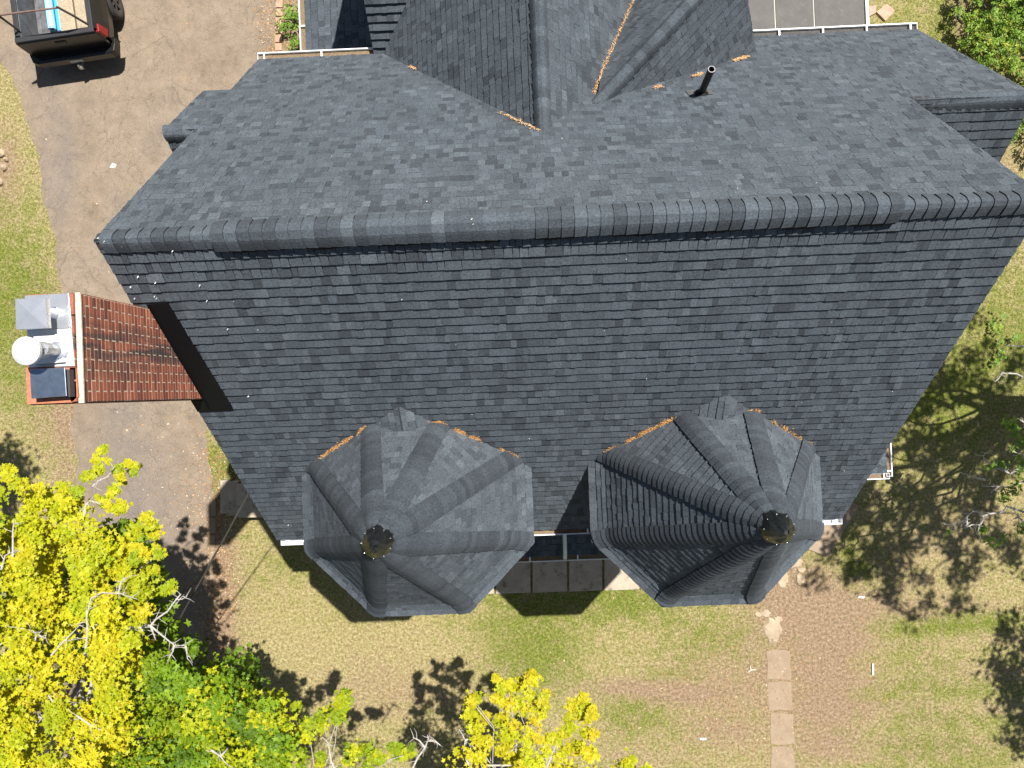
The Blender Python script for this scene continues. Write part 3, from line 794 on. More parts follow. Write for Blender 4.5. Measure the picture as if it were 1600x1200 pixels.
b.hexa([cc + un_ * math.cos(a_) * .12 + vv * math.sin(a_) * .13 for a_ in [2 * math.pi * k / 16 for k in range(16)]],
       [cc + nNn * .05 + un_ * math.cos(a_) * .065 + vv * math.sin(a_) * .07 for a_ in [2 * math.pi * k / 16 for k in range(16)]])
b.build('pipe_boot', black_metal, vpipe); b = MB()
b.hexa([cc + un_ * x + vv * y for x, y in ((-.20, -.06), (.17, -.07), (.18, .13), (-.21, .14))], [cc + nNn * .006 + un_ * x + vv * y for x, y in ((-.20, -.06), (.17, -.07), (.18, .13), (-.21, .14))])
b.build('pipe_flashing', mat('dull_grey_flashing', (.085, .083, .080), .7, var=.25), vpipe)

# -- chimney
CX0, CX1, CY0, CY1, CZ = -5.02, -4.462, .065, 1.172, 12.09
ch = MB(); ch.box(CX0 + .003, CX1 + .001, CY0 + .003, CY1 - .003, 0, CZ - .01)
chim = part(ch, 'chimney', mortar)
BM = {}
def brick_mesh(L, tq, ax):
    k = (round(L, 4), tq, ax)
    if k not in BM:
        b = MB(); jt = .009
        if ax == 'y': b.box(-.012, .006, jt, L - jt, jt, .0667 - jt, tone=tq)
        else: b.box(jt, L - jt, -.012, .006, jt, .0667 - jt, tone=tq)
        BM[k] = b.build('brick', brick_m, data=True)
    return BM[k]
nb = 5; bl = (CY1 - CY0) / nb; rest = MB(); row = 0; z = CZ - .0667; cnt = 0
while z > 2.0:
    off = (row % 2) * bl / 2; y = CY0 - off
    while y < CY1 - 1e-4:
        a_, c_ = max(y, CY0), min(y + bl, CY1); tq = round(random.random() * 4) / 4
        if z > 9.0 and c_ - a_ > .02:
            L = round(c_ - a_, 4); o = link('brick', brick_mesh(L, tq, 'y'), chim, Matrix.Translation((CX1 + random.uniform(-.001, .002), a_, z))); cnt += 1
        elif c_ - a_ > .02: rest.box(CX1 - .012, CX1 + .01, a_ + .006, c_ - .006, z + .006, z + .0607, tone=tq)
        y += bl
    for (fy, sg) in ((CY0, -1), (CY1, 1)):
        x = CX0 - off * .5
        while x < CX1 - .02:
            a_, c_ = max(x, CX0), min(x + bl, CX1 - .013)
            if c_ - a_ > .02: rest.box(a_ + .006, c_ - .006, fy - .012, fy + .012, z + .006, z + .0607, tone=random.random())
            x += bl
    y = CY0 - off
    while y < CY1 - 1e-4:
        a_, c_ = max(y, CY0 + .013), min(y + bl, CY1 - .013)
        if c_ - a_ > .02: rest.box(CX0 - .01, CX0 + .012, a_ + .006, c_ - .006, z + .006, z + .0607, tone=random.random())
        y += bl
    z -= .0667; row += 1
o = rest.build('bricks', brick_m, chim); o['kind'] = 'stuff'
# crown courses corbelled, with a mortar wash along the inner edge
b = MB()
for y in np.arange(CY0, CY1 - .05, .2214):
    b.box(CX1 - .10, CX1 - .04, y + .008, y + .213, CZ + .002, CZ + .05, tone=random.random())
b.build('crown_brick', brick_m, chim)
b = MB(); b.box(CX1 - .038, CX1 + .016, CY0 - .01, CY1 + .01, CZ + .002, CZ + .022); b.build('mortar_wash', mortar, chim)
# clay flue surround at the near end, and metal plates
zt = CZ + .03
def quad(px, z0, z1, m, name, par=chim, bev=.004):
    q = [at(x, y, z1) for x, y in px]; b = MB(); b.hexa([(p.x, p.y, z0) for p in q], [(p.x, p.y, z1) for p in q]); o = b.build(name, m, par)
    if bev: bv = o.modifiers.new('edge', 'BEVEL'); bv.width = bev; bv.segments = 2
    return o
quad([(42, 632), (112, 629), (122, 620), (118, 574), (40, 574)], CZ + .003, CZ + .05, terracotta, 'clay_crown')
quad([(38, 462), (107, 458), (112, 512), (42, 518)], CZ + .004, CZ + .055, galv, 'metal_plate')
quad([(42, 517), (111, 513), (116, 572), (45, 574)], CZ + .006, CZ + .065, white_enamel, 'metal_plate')
quad([(52, 524), (90, 522), (100, 566), (52, 570)], CZ + .066, CZ + .11, white_enamel, 'flue_collar')
def lathe(b, c, prof, n=24, mi=None, tilt=None):
    rows = []
    for r_, z in prof:
        row = []
        for k in range(n):
            a_ = 2 * math.pi * k / n; row.append(len(b.v)); b.v.append((c.x + r_ * math.cos(a_), c.y + r_ * math.sin(a_), z))
        rows.append(row)
    for r0, r1 in zip(rows, rows[1:]):
        for k in range(n): b.face((r0[k], r0[(k + 1) % n], r1[(k + 1) % n], r1[k]), mi=mi)
    b.face(tuple(rows[-1]), mi=mi); b.face(tuple(reversed(rows[0])), mi=mi)
# square cowl on a round pipe
c1 = at(84, 490, zt + .02); b = MB()
lathe(b, c1, [(.10, zt), (.10, zt + .012), (.085, zt + .02), (.062, zt + .03), (.062, zt + .20)])
cowl = b.build('flue_pipe', galv, chim)
lid = [at(24, 467, zt + .26), at(71, 466, zt + .26), at(74, 512, zt + .26), at(25, 515, zt + .26)]
cl_ = sum(lid, Vector()) / 4; b = MB()
ring0 = [(p.x, p.y, zt + .20) for p in lid][::-1]; ring1 = [(p.x, p.y, zt + .26) for p in lid][::-1]; ctop = (cl_.x, cl_.y, zt + .267)
s0 = len(b.v); b.v += ring0 + ring1 + [ctop]
b.face((s0 + 3, s0 + 2, s0 + 1, s0))
for i in range(4):
    j = (i + 1) % 4; b.face((s0 + i, s0 + j, s0 + 4 + j, s0 + 4 + i)); b.face((s0 + 4 + i, s0 + 4 + j, s0 + 8))
b.build('square_cowl', galv, chim)
# round white cap
c2 = at(86, 547, zt + .12); b = MB(); lathe(b, c2, [(.085, zt + .04), (.09, zt + .09), (.055, zt + .10), (.055, zt + .30)])
b.build('flue_pipe', galv, chim)
c3 = at(38, 548, zt + .40); c3.x = c3.x
b = MB(); cc3 = at(38, 548, zt + .42); lathe(b, cc3, [(.135, zt + .36), (.138, zt + .40), (.10, zt + .425), (.03, zt + .433)], 36); b.build('round_cap', white_enamel, chim, smooth=False)
b = MB()
for k in range(4):
    a_ = k * math.pi / 2 + .6; d = Vector((math.cos(a_), math.sin(a_), 0)); p0 = Vector((c2.x, c2.y, zt + .24)) + d * .06; p1 = Vector((cc3.x, cc3.y, zt + .37)) + d * .085
    t_ = Vector((-d.y, d.x, 0)) * .035
    b.hexa([p0 - t_, p0 + t_, p0 + t_ + d * .006, p0 - t_ + d * .006], [p1 - t_, p1 + t_, p1 + t_ + d * .006, p1 - t_ + d * .006])
b.build('cap_struts', galv, chim)
# steel lid over the clay flue
quad([(50, 580), (108, 577), (110, 620), (52, 622)], CZ + .05, CZ + .13, mat('dark_flue_mesh', (.05, .04, .04), .7), 'flue_screen', bev=0)
q = quad([(46, 577), (101, 574), (104, 619), (49, 623)], CZ + .16, CZ + .175, galv_blue, 'flue_lid')
# chimney flashing on the roof
zc = lambda y: zS(y)
nSn = Vector(nS).normalized()
f0, f1 = Vector((CX1 + .008, CY1 + .07, zc(CY1 + .07))), Vector((CX1 + .008, CY0 - .12, zc(CY0 - .12)))
b = MB(); wq = .30
P4 = [f0, f1, f1 + Vector((wq + .03, -.03, -.03 * SF)), f0 + Vector((wq - .06, .02, .02 * SF))]
b.hexa([p + nSn * .012 for p in P4], [p + nSn * .034 for p in P4])
b.hexa([f0 + nSn * .034, f1 + nSn * .034, f1 + nSn * .034 + Vector((.006, 0, 0)), f0 + nSn * .034 + Vector((.006, 0, 0))], [f0 + Vector((0, 0, .10)), f1 + Vector((0, 0, .10)), f1 + Vector((.006, 0, .10)), f0 + Vector((.006, 0, .10))])
b.hexa([p + nSn * .012 for p in [Vector((XL, CY0, zc(CY0))), Vector((XL, CY0 - .16, zc(CY0 - .16))), Vector((CX1 + .3, CY0 - .16, zc(CY0 - .16))), Vector((CX1 + .3, CY0, zc(CY0)))]],
       [p + nSn * .03 for p in [Vector((XL, CY0, zc(CY0))), Vector((XL, CY0 - .16, zc(CY0 - .16))), Vector((CX1 + .3, CY0 - .16, zc(CY0 - .16))), Vector((CX1 + .3, CY0, zc(CY0)))]])
part(b, 'chimney_flashing', black_metal)

# -- orange needle debris in the valleys, white specks of grit and scraps
litter_m = tone_mat('leaf_litter', [(0, (.20, .09, .04)), (.35, (.50, .25, .09)), (.6, (.62, .36, .14)), (.8, (.62, .55, .42)), (1, (.85, .84, .80))], grain=.2, bmp=0)
b = MB()
def chip(p, n, s, tn):
    u = n.orthogonal().normalized(); a_ = random.uniform(0, 6.28); u = Matrix.Rotation(a_, 3, n) @ u; v = n.cross(u)
    l = s * random.uniform(.6, 1.6); w_ = s * random.uniform(.25, .7); t_ = Vector(n) * random.uniform(.1, .5) * s
    b.poly([p - u * l, p + v * w_ + t_, p + u * l + t_ * .4, p - v * w_], tn)
def scatter_line(pts, plane, dens, width, size, lo=.3, hi=.65):
    P0, nn = plane; nv_ = Vector(nn).normalized()
    for (a_, c_, wgt) in pts:
        A_, B_ = on(*a_, P0, nn), on(*c_, P0, nn); L = (B_ - A_).length
        for k in range(int(L * dens * wgt)):
            t_ = random.random(); p = A_.lerp(B_, t_) + Vector((random.gauss(0, width), random.gauss(0, width), 0))
            p.z = P0[2] - (nn[0] * (p.x - P0[0]) + nn[1] * (p.y - P0[1])) / nn[2]
            chip(p + nv_ * (.018 + random.random() * .018), nv_, size, random.uniform(lo, hi))
PS = (R0, nS); PN = (R0, nN)
def hip_hit(cx, cy, k):
    return hip_main(cx, cy, k), True
def litter_on(A_, B_, t0, t1, dens, width=.018, size=.015, lo=.3, hi=.65):
    L = (B_ - A_).length * (t1 - t0); nv_ = Vector(nS).normalized(); dn_ = Vector((0, .026, 0))
    clumps = [random.uniform(t0, t1) for _ in range(max(2, int(L * 7)))]
    for k in range(int(L * dens * 1.25)):
        t_ = random.choice(clumps) + random.gauss(0, .03); p = A_.lerp(B_, max(t0, min(t1, t_))) + Vector((random.gauss(0, width), random.gauss(0, width), 0)) + dn_; p.z = zS(p.y)
        chip(p + nv_ * (.018 + random.random() * .02), nv_, size, random.uniform(lo, hi))
for ti, (cx, cy) in enumerate(TUR):
    hp = {k: hip_hit(cx, cy, k)[0] for k in (0, 1, 2, 3)}
    if ti == 0:
        litter_on(hp[3], hp[2], .0, .42, 420); litter_on(hp[3], hp[2], .42, .95, 800); litter_on(hp[1], hp[2], -.12, .30, 900); litter_on(hp[0], hp[1], .35, .8, 1000); litter_on(hp[0], hp[1], -.02, .3, 450)
    else:
        litter_on(hp[3], hp[2], .02, .3, 600); litter_on(hp[3], hp[2], .28, .98, 1500, .02); litter_on(hp[1], hp[2], -.05, .1, 1500); litter_on(hp[0], hp[1], .0, .7, 260)
scatter_line([((930, 160), (990, 128), .35), ((1082, 122), (1097, 117), 2.0), ((1022, 140), (1034, 136), 1.4), ((1147, 97), (1168, 90), 3.0), ((640, 105), (650, 110), 1.2), ((782, 178), (842, 206), .5)], PN, 420, .02, .013, .4, .75)
scatter_line([((925, 148), (938, 112), 1.0), ((938, 112), (988, 0), .9)], (B0, (SBr, 0, 1)), 330, .014, .012, .4, .75)
for k in range(60):
    if random.random() < .5: p = on(random.uniform(200, 1500), random.uniform(400, 800), *PS)
    else: p = on(random.uniform(300, 1400), random.uniform(120, 330), *PN)
    if abs(p.x) < 5.6: chip(p + Vector((0, 0, .04)), Vector((0, 0, 1)), random.uniform(.003, .007), .95)
for x, y in ((158, 374), (167, 380), (195, 387), (219, 435), (246, 444), (245, 465), (248, 468), (208, 450), (315, 448), (214, 468), (273, 395), (737, 345), (740, 352), (326, 472), (358, 516), (390, 620), (452, 820)):
    p = on(x, y, *(PS if y > 385 else (R0, (0, 0, 1)))); chip(p + Vector((0, 0, .06)), Vector((0, 0, 1)), .010, 1.0); chip(p + Vector((.008, .01, .06)), Vector((0, 0, 1)), .008, 1.0)
o = b.build('roof_debris', litter_m); tag(o, 'orange needles and pale grit caught in the roof valleys', kind='stuff')

# ------------------------------------------------------------------ pickup truck
TS = 1.09
tl, trp = at(28, 62, 1.35 * TS), at(143, 46, 1.35 * TS); mid = (tl + trp) / 2; ang = math.atan2((trp - tl).y, (trp - tl).x) + .01
truck = empty('pickup_truck', (mid.x, mid.y, 0)); truck.rotation_euler.z = ang; truck.scale = (TS, TS, TS)
tag(truck, 'black pickup truck with open loaded bed parked at the top of the driveway', 'truck')
paint = mat('black_truck_paint', (.018, .017, .016), .25, .3, var=.25, scale=5); blackp = mat('black_plastic_trim', (.022, .022, .024), .55)
bedl = mat('grey_bedliner', (.10, .10, .105), .6, var=.5, scale=6); rubber = mat('tyre_rubber', (.03, .028, .026), .9, bmp=.4)
alloy = mat('dark_alloy', (.10, .10, .11), .35, .8); chrome = mat('steel_bumper', (.5, .5, .5), .3, .9); red = mat('red_tail_lamp', (.20, .008, .008), .2, var=.3)
glass = mat('dark_window_glass', (.01, .012, .015), .08)
def tp(b, name, m, smooth=False, bev=0, parent=truck):
    o = b.build(name, m, parent, smooth)
    if bev: bv = o.modifiers.new('edge', 'BEVEL'); bv.width = bev; bv.segments = 3
    return o
HW = .95
def loft(b, secs, y0y1=None, mi=None):
    """secs: list of (y, [(x,z)...]) closed rings"""
    rows = []
    for y, ring_ in secs:
        rows.append(list(range(len(b.v), len(b.v) + len(ring_)))); b.v += [(x, y, z) for x, z in ring_]
    n = len(rows[0])
    for r0, r1 in zip(rows, rows[1:]):
        for k in range(n): b.face((r0[k], r0[(k + 1) % n], r1[(k + 1) % n], r1[k]), mi=mi)
    b.face(tuple(rows[0]), mi=mi); b.face(tuple(reversed(rows[-1])), mi=mi)
for sg in (-1, 1):
    b = MB()
    prof = lambda w_: [(sg * .80, .62), (sg * .80, 1.33), (sg * (HW - .04), 1.36), (sg * HW, 1.32), (sg * (HW + .07 + w_), 1.05), (sg * (HW + .09 + w_), .85), (sg * (HW + .04 + w_), .55)]
    loft(b, [(.02, prof(-.03)), (.35, prof(.0)), (1.9, prof(.0))]); tp(b, 'bed_side', paint, bev=.015)
    b = MB(); b.box(sg * .80, sg * (HW - .03), .02, 1.88, 1.352, 1.375) if sg > 0 else b.box(-(HW - .03), -.80, .02, 1.88, 1.352, 1.375); tp(b, 'bed_rail', blackp, bev=.01)
b = MB(); b.box(-.80, .80, .05, 1.9, .60, .66)
for k in range(12): b.box(-.74 + k * .13, -.68 + k * .13, .06, 1.88, .661, .672)
tp(b, 'bed_floor', bedl)
for sg in (-1, 1):
    b = MB(); b.box(sg * .80 - .01, sg * .80 + .01, .06, 1.88, .67, 1.33); tp(b, 'bed_liner_wall', bedl)
b = MB(); loft(b, [(-.08, [(-.92, .66), (.92, .66), (.95, .9), (.93, 1.28), (-.93, 1.28), (-.95, .9)]), (-.03, [(-.94, .62), (.94, .62), (.97, .9), (.93, 1.345), (-.93, 1.345), (-.97, .9)]), (.03, [(-.9, .62), (.9, .62), (.9, .9), (.9, 1.345), (-.9, 1.345), (-.9, .9)])])
tg = tp(b, 'tailgate', paint, bev=.012)
b = MB(); b.box(-.93, .93, -.075, .045, 1.35, 1.385); tp(b, 'tailgate_cap', blackp, bev=.012, parent=tg)
b = MB(); b.box(-.13, .13, -.10, -.075, 1.10, 1.19); tp(b, 'handle', blackp, bev=.01, parent=tg)
for sg in (-1, 1):
    b = MB(); x0, x1 = sorted((sg * .93, sg * (1.05 if sg > 0 else .985))); b.hexa([(x0, -.06, .98), (x1, -.03, .98), (x1 + (0.02 if sg > 0 else 0), .16, .98), (x0, .16, .98)], [(x0, -.05, 1.28), (x1 - .05 * (sg > 0), -.02, 1.27), (x1 - .05 * (sg > 0), .16, 1.27), (x0 + .05 * (sg < 0), .16, 1.28)])
    tp(b, 'tail_lamp', red, bev=.015)
b = MB(); loft(b, [(-.26, [(-.90, .50), (.90, .50), (.90, .66), (-.90, .66)]), (-.22, [(-1.0, .46), (1.0, .46), (1.0, .70), (-1.0, .70)]), (-.04, [(-1.05, .46), (1.05, .46), (1.05, .71), (-1.05, .71)]), (.10, [(-1.07, .48), (1.07, .48), (1.07, .70), (-1.07, .70)])])
tp(b, 'rear_bumper', paint, bev=.02)
b = MB(); b.box(-.16, .16, -.272, -.262, .53, .64); tp(b, 'number_plate', mat('plate_grey', (.35, .35, .36), .5), bev=.003)
b = MB(); b.box(-.05, .05, -.38, -.20, .38, .46); b.tube([(0, -.36, .46), (0, -.36, .50)], .02, 8); b.tube([(0, -.36, .50), (0, -.36, .55)], [.028, .02], 10); tp(b, 'tow_hitch', chrome)
for wy in (1.15, 4.75):
    for sg in (-1, 1):
        b = MB(); cx_ = sg * .93; n = 32; rows = []
        for (r_, x) in ((.22, .0), (.24, .125), (.34, .135), (.395, .10), (.40, .0), (.395, -.10), (.34, -.135), (.22, -.12)):
            row = []
            for k in range(n):
                a_ = 2 * math.pi * k / n; row.append(len(b.v)); b.v.append((cx_ + sg * x, wy + r_ * math.cos(a_), .40 + r_ * math.sin(a_)))
            rows.append(row)
        for r0, r1 in zip(rows, rows[1:]):
            for k in range(n): b.face((r0[k], r0[(k + 1) % n], r1[(k + 1) % n], r1[k]))
        tyre = tp(b, 'wheel', rubber, smooth=True)
        b = MB()
        for k in range(6):
            a_ = k * math.pi / 3 + .3; ca, sa = math.cos(a_), math.sin(a_); t_ = .035
            q0 = [(-ca * 0 - sa * t_, ca * t_), (sa * t_, -ca * t_), (ca * .235 + sa * t_ * .7, sa * .235 - ca * t_ * .7), (ca * .235 - sa * t_ * .7, sa * .235 + ca * t_ * .7)]
            b.hexa([(cx_ + sg * .07, wy + y, .40 + z) for y, z in q0], [(cx_ + sg * .11, wy + y, .40 + z) for y, z in q0])
        b.tube([(cx_ + sg * .05, wy, .4), (cx_ + sg * .12, wy, .4)], .06, 14)
        tp(b, 'rim', alloy, parent=tyre)
b = MB(); loft(b, [(2.0, [(-.98, .45), (.98, .45), (1.03, .85), (.97, 1.20), (-.97, 1.20), (-1.03, .85)]), (4.0, [(-1.0, .45), (1.0, .45), (1.04, .85), (.96, 1.18), (-.96, 1.18), (-1.04, .85)]), (5.4, [(-1.0, .45), (1.0, .45), (1.0, .85), (.9, 1.10), (-.9, 1.10), (-1.0, .85)]), (5.75, [(-.85, .5), (.85, .5), (.85, .85), (.75, 1.02), (-.75, 1.02), (-.85, .85)])])
tp(b, 'body', paint, bev=.02)
b = MB(); loft(b, [(2.05, [(-.93, 1.21), (.93, 1.21), (.72, 1.85), (-.72, 1.85)]), (3.6, [(-.93, 1.21), (.93, 1.21), (.72, 1.88), (-.72, 1.88)]), (4.35, [(-.90, 1.19), (.90, 1.19), (.88, 1.22), (-.88, 1.22)])]); tp(b, 'cab', paint, bev=.03)
b = MB(); b.poly([(-.78, 2.03, 1.30), (.78, 2.03, 1.30), (.65, 2.03, 1.75), (-.65, 2.03, 1.75)]); tp(b, 'rear_window', glass)
# ladder rack bar
rk = MB()
def tl_(px, py, z): 
    p = at(px, py, z) - Vector(truck.location); return Matrix.Rotation(-ang, 3, 'Z') @ p / TS
r1, r2 = tl_(-3, 24, 2.15), tl_(91, 12, 2.2)
rk.tube([r1, r2], .022, 8); tp(rk, 'rack_crossbar', mat('rusty_bar', (.16, .10, .08), .7, var=.3))
for a_, c_ in ((tl_(30, 48, 1.38 * TS), r1), (tl_(137, 38, 1.38 * TS), r2)):
    rk = MB(); m_ = (a_ + c_) / 2 + Vector((0, 0, .06)); rk.tube([a_, a_.lerp(m_, .6) , m_, c_ + (c_ - a_).normalized() * .04], .026, 8); tp(rk, 'rack_post', mat('brown_rack_post', (.05, .035, .03), .6))
# cargo
def loc(v): return truck.location + Matrix.Rotation(ang, 3, 'Z') @ Vector(v) * TS
blue = mat('blue_wrap', (.06, .42, .80), .4, var=.18, scale=5); lblue = mat('pale_blue_wrap', (.30, .62, .85), .4, var=.15, scale=6); wpaper = mat('white_paper', (.62, .63, .66), .6, var=.06)
def roll(x, y0, y1, z, r_, m, label):
    b = MB(); b.tube([loc((x, y0, z)), loc((x, y1, z))], r_, 20, mi=0); b.tube([loc((x, y0 - .004, z)), loc((x, y0 + .02, z))], r_ * .45, 12, mi=1)
    o = b.build('underlayment_roll', [m, blackp, wpaper]); 
    p0, p1 = loc((x, y0, z)), loc((x, y1, z))
    return tag(o, label, 'roll', 'blue wrapped rolls in the truck bed')
r_a = roll(-.36, .46, 1.5, .80, .10, lblue, 'pale blue wrapped roll in the truck bed, left of the brighter blue roll')
r_b = roll(-.16, .38, 1.5, .79, .085, blue, 'bright blue wrapped roll in the truck bed beside the tan bundles')
# printed writing on the wrap (illegible streaks in the photo): small light and dark flecks
b = MB()
for k in range(14):
    yy = .8 + .045 * k; b.box(-.38 + random.uniform(-.02, .02), -.33, yy, yy + .02, .905, .909)
def bundle(x0, x1, y0, y1, z0, z1, label, tilt=0):
    rt_ = empty('shingle_bundle', loc(((x0 + x1) / 2, (y0 + y1) / 2, z0))); rt_.rotation_euler.z = ang + tilt; rt_.scale = (TS, TS, TS)
    tag(rt_, label, 'bundle', 'tan wrapped shingle bundles in the truck bed'); w_, l_ = (x1 - x0) / 2, (y1 - y0) / 2
    n = int((z1 - z0) / .085); hh = (z1 - z0) / n
    for k in range(n):
        dx_, dy_ = random.uniform(-.01, .01), random.uniform(-.015, .015); b = MB(); b.box(-w_ + dx_, w_ + dx_, -l_ + dy_, l_ + dy_, k * hh + .003, (k + 1) * hh)
        o = b.build('wrapped_layer', wrap if k == n - 1 else mat('dark_layer', (.10, .085, .07), .8), rt_); bv = o.modifiers.new('edge', 'BEVEL'); bv.width = .015; bv.segments = 2
def wrap_material():
    m = bpy.data.materials.new('printed_tan_wrap'); t, n, l = nodes(m); tc = t.nodes.new('ShaderNodeTexCoord')
    br = t.nodes.new('ShaderNodeTexBrick'); l.new(tc.outputs['Object'], br.inputs['Vector']); br.inputs['Scale'].default_value = 9
    br.inputs['Color1'].default_value = (.36, .28, .175, 1); br.inputs['Color2'].default_value = (.29, .22, .14, 1); br.inputs['Mortar'].default_value = (.44, .38, .28, 1); br.inputs['Mortar Size'].default_value = .03
    c = mixc(t, br.outputs[0], ramp(t, noise(t, tc.outputs['Object'], 30, 3), [(.35, (.75,) * 3), (.65, (1.15,) * 3)]), 1.0, 'MULTIPLY')
    setc(t, c); n['Principled BSDF'].inputs['Roughness'].default_value = .55; return m
wrap = wrap_material()
bundle(-.04, .32, .14, 1.25, .675, 1.02, 'tan printed shingle bundle stack beside the blue rolls, nearer the tailgate')
bundle(.35, .71, .26, 1.40, .675, 1.02, 'tan printed shingle bundle stack against the right side of the truck bed')
b = MB(); b.hexa([loc(p) for p in ((-.36, .06, .675), (-.06, .06, .675), (-.08, .34, .675), (-.36, .34, .675))], [loc(p) for p in ((-.36, .06, .73), (-.06, .06, .73), (-.08, .34, .73), (-.36, .34, .73))])
o = b.build('white_box', wpaper); tag(o, 'small flat white printed carton lying by the tailgate inside the truck bed', 'box')
b = MB(); b.tube([loc((.75, .25, .70)), loc((.75, 1.7, .72))], .03, 8); o = b.build('wooden_pole', mat('pinkish_wood', (.45, .22, .15), .7)); tag(o, 'thin reddish pole lying along the right wall of the truck bed', 'pole')

# ------------------------------------------------------------------ vegetation
leaf_y = tone_mat('yellow_maple_leaf', [(0, (.10, .17, .008)), (.3, (.24, .33, .010)), (.6, (.47, .47, .012)), (.85, (.57, .47, .018)), (1, (.58, .32, .02))], rough=.55, grain=.15, gscale=40, bmp=0, trans=.35, spec=.3)
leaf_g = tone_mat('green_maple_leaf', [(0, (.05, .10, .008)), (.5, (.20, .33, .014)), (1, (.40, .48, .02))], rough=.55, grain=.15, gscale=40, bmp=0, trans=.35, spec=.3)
leaf_n = tone_mat('fresh_green_leaf', [(0, (.03, .07, .010)), (.5, (.15, .27, .03)), (.85, (.30, .44, .07)), (1, (.45, .40, .05))], rough=.5, grain=.15, gscale=40, bmp=0, trans=.3, spec=.35)
STAR = []
for k, (r_) in enumerate((1, .42, .85, .38, .62, .25, .62, .38, .85, .42)):
    a_ = math.pi / 2 + k * math.pi / 5; STAR.append((r_ * math.cos(a_), r_ * math.sin(a_)))
def rand_frame(tilt):
    n = Vector((random.gauss(0, tilt), random.gauss(0, tilt), 1)).normalized(); a_ = random.uniform(0, 6.28)
    u = n.orthogonal().normalized(); u = Matrix.Rotation(a_, 3, n) @ u; return u, n.cross(u), n
def leaf(b, p, s, tn, tilt=.5, star=True):
    u, v, n = rand_frame(tilt)
    if star:
        c = -.25; b.poly([p + u * (x * s) + v * (y * s) - n * (s * .18 * (x * x + y * y)) for x, y in STAR], tn)
    else:
        b.poly([p - u * s, p + v * s * .35, p + u * s, p - v * s * .35], tn)
def cluster(b, c, r_, n, size, t0, t1, flat=.45, star=True, tilt=.5):
    c = Vector(c); subs = [(Vector((random.gauss(0, .42), random.gauss(0, .42), random.gauss(0, .42 * flat))) * r_, random.uniform(t0, t1)) for _ in range(max(3, int(r_ * 14)))]
    for _ in range(n):
        s_, tn = random.choice(subs); d = Vector((random.gauss(0, 1), random.gauss(0, 1), random.gauss(0, 1) * .3)) * min(.13, r_ * .30); d.z -= (d.x * d.x + d.y * d.y) * 1.5
        leaf(b, c + s_ + d, size * random.uniform(.7, 1.2), max(0, min(1, tn + random.gauss(0, .035))), tilt, star)
def limb(b, a, c, r0, r1, wob_=.08, seg=6, sides=6):
    a, c = Vector(a), Vector(c); L = (c - a).length; pts = [a]
    for i in range(1, seg): pts.append(a.lerp(c, i / seg) + Vector((random.gauss(0, 1), random.gauss(0, 1), random.gauss(0, .6))) * wob_ * L * .35 + Vector((0, 0, math.sin(math.pi * i / seg) * L * .05)))
    pts.append(c); b.tube(pts, [r0 + (r1 - r0) * i / seg for i in range(seg + 1)], sides); return pts
def twiggy(b, pts_px, z, r0, r1, twigs=True, zslope=0):
    P = [at(x, y, z + zslope * i) for i, (x, y) in enumerate(pts_px)]; n = len(P)
    b.tube(P, [r0 + (r1 - r0) * i / max(1, n - 1) for i in range(n)], 6)
    if twigs:
        for i in range(1, n):
            for _ in range(3):
                t_ = random.random(); p = P[i - 1].lerp(P[i], t_); d = Vector((random.gauss(0, 1), random.gauss(0, 1), random.gauss(0, .5))).normalized() * random.uniform(.06, .22)
                m_ = p + d * .5 + Vector((random.gauss(0, .02),) * 3); b.tube([p, m_, p + d], [.006, .005, .002], 4)
# big yellow maple at the bottom left
mA = empty('maple_tree', at(40, 1330, 0)); tag(mA, 'large yellow maple filling the bottom left corner over the driveway', 'tree')
tb = MB(); lb = MB(); gb = MB(); base = Vector(mA.location); fork = Vector((base.x, base.y, 3.2))
limb(tb, base, fork, .26, .2, .02, 5, 10)
ycl = []   # (px, py, z, radius m, density, tone0, tone1)
def rnd_px(n, x0, x1, y0, y1, inside):
    out = []
    while len(out) < n:
        x, y = random.uniform(x0, x1), random.uniform(y0, y1)
        if inside(x, y): out.append((x, y))
    return out
def inA(x, y):
    lim = 790 + max(0, (x - 60)) * .35 if x < 110 else 807 + (x - 110) * .75
    if y < lim: return False
    xr = 30 + (y - 770) * 1.35 if y < 890 else 215 - (y - 890) * .08
    return x < xr and not (215 < x and 985 < y < 1010)
for x, y in rnd_px(135, -120, 262, 748, 1300, inA): ycl.append((x, y, random.uniform(6.6, 8.2), random.uniform(.26, .42), 200, .45, .80))
for x, y, r_ in ((42, 752, .2), (80, 775, .22), (105, 790, .25), (20, 760, .25), (160, 700, .09), (155, 718, .10), (152, 735, .13), (132, 755, .14), (185, 738, .12), (205, 730, .12), (188, 750, .12), (177, 770, .11), (157, 778, .09), (180, 798, .13), (168, 790, .1),
                 (108, 775, .18), (120, 790, .16), (192, 796, .1), (232, 820, .17), (240, 832, .15), (205, 840, .18), (190, 862, .22), (215, 870, .2), (240, 858, .14), (240, 890, .11), (262, 918, .14), (60, 800, .3), (110, 830, .3), (150, 870, .3), (190, 900, .25)):
    ycl.append((x, y, random.uniform(7.4, 8.0), r_, int(380 * r_ + 14), .35, .75))
for (x, y, z, r_, n, t0, t1) in ycl: cluster(lb, at(x, y, z), r_, int(n * 1.5), .060, t0, t1, tilt=.38)
gcl = [(x, y, random.uniform(6.2, 7.8), random.uniform(.28, .42), 105) for x, y in rnd_px(120, 120, 450, 1040, 1280, lambda x, y: y > 1050 + max(0, x - 300) * .6 and x > 170)]
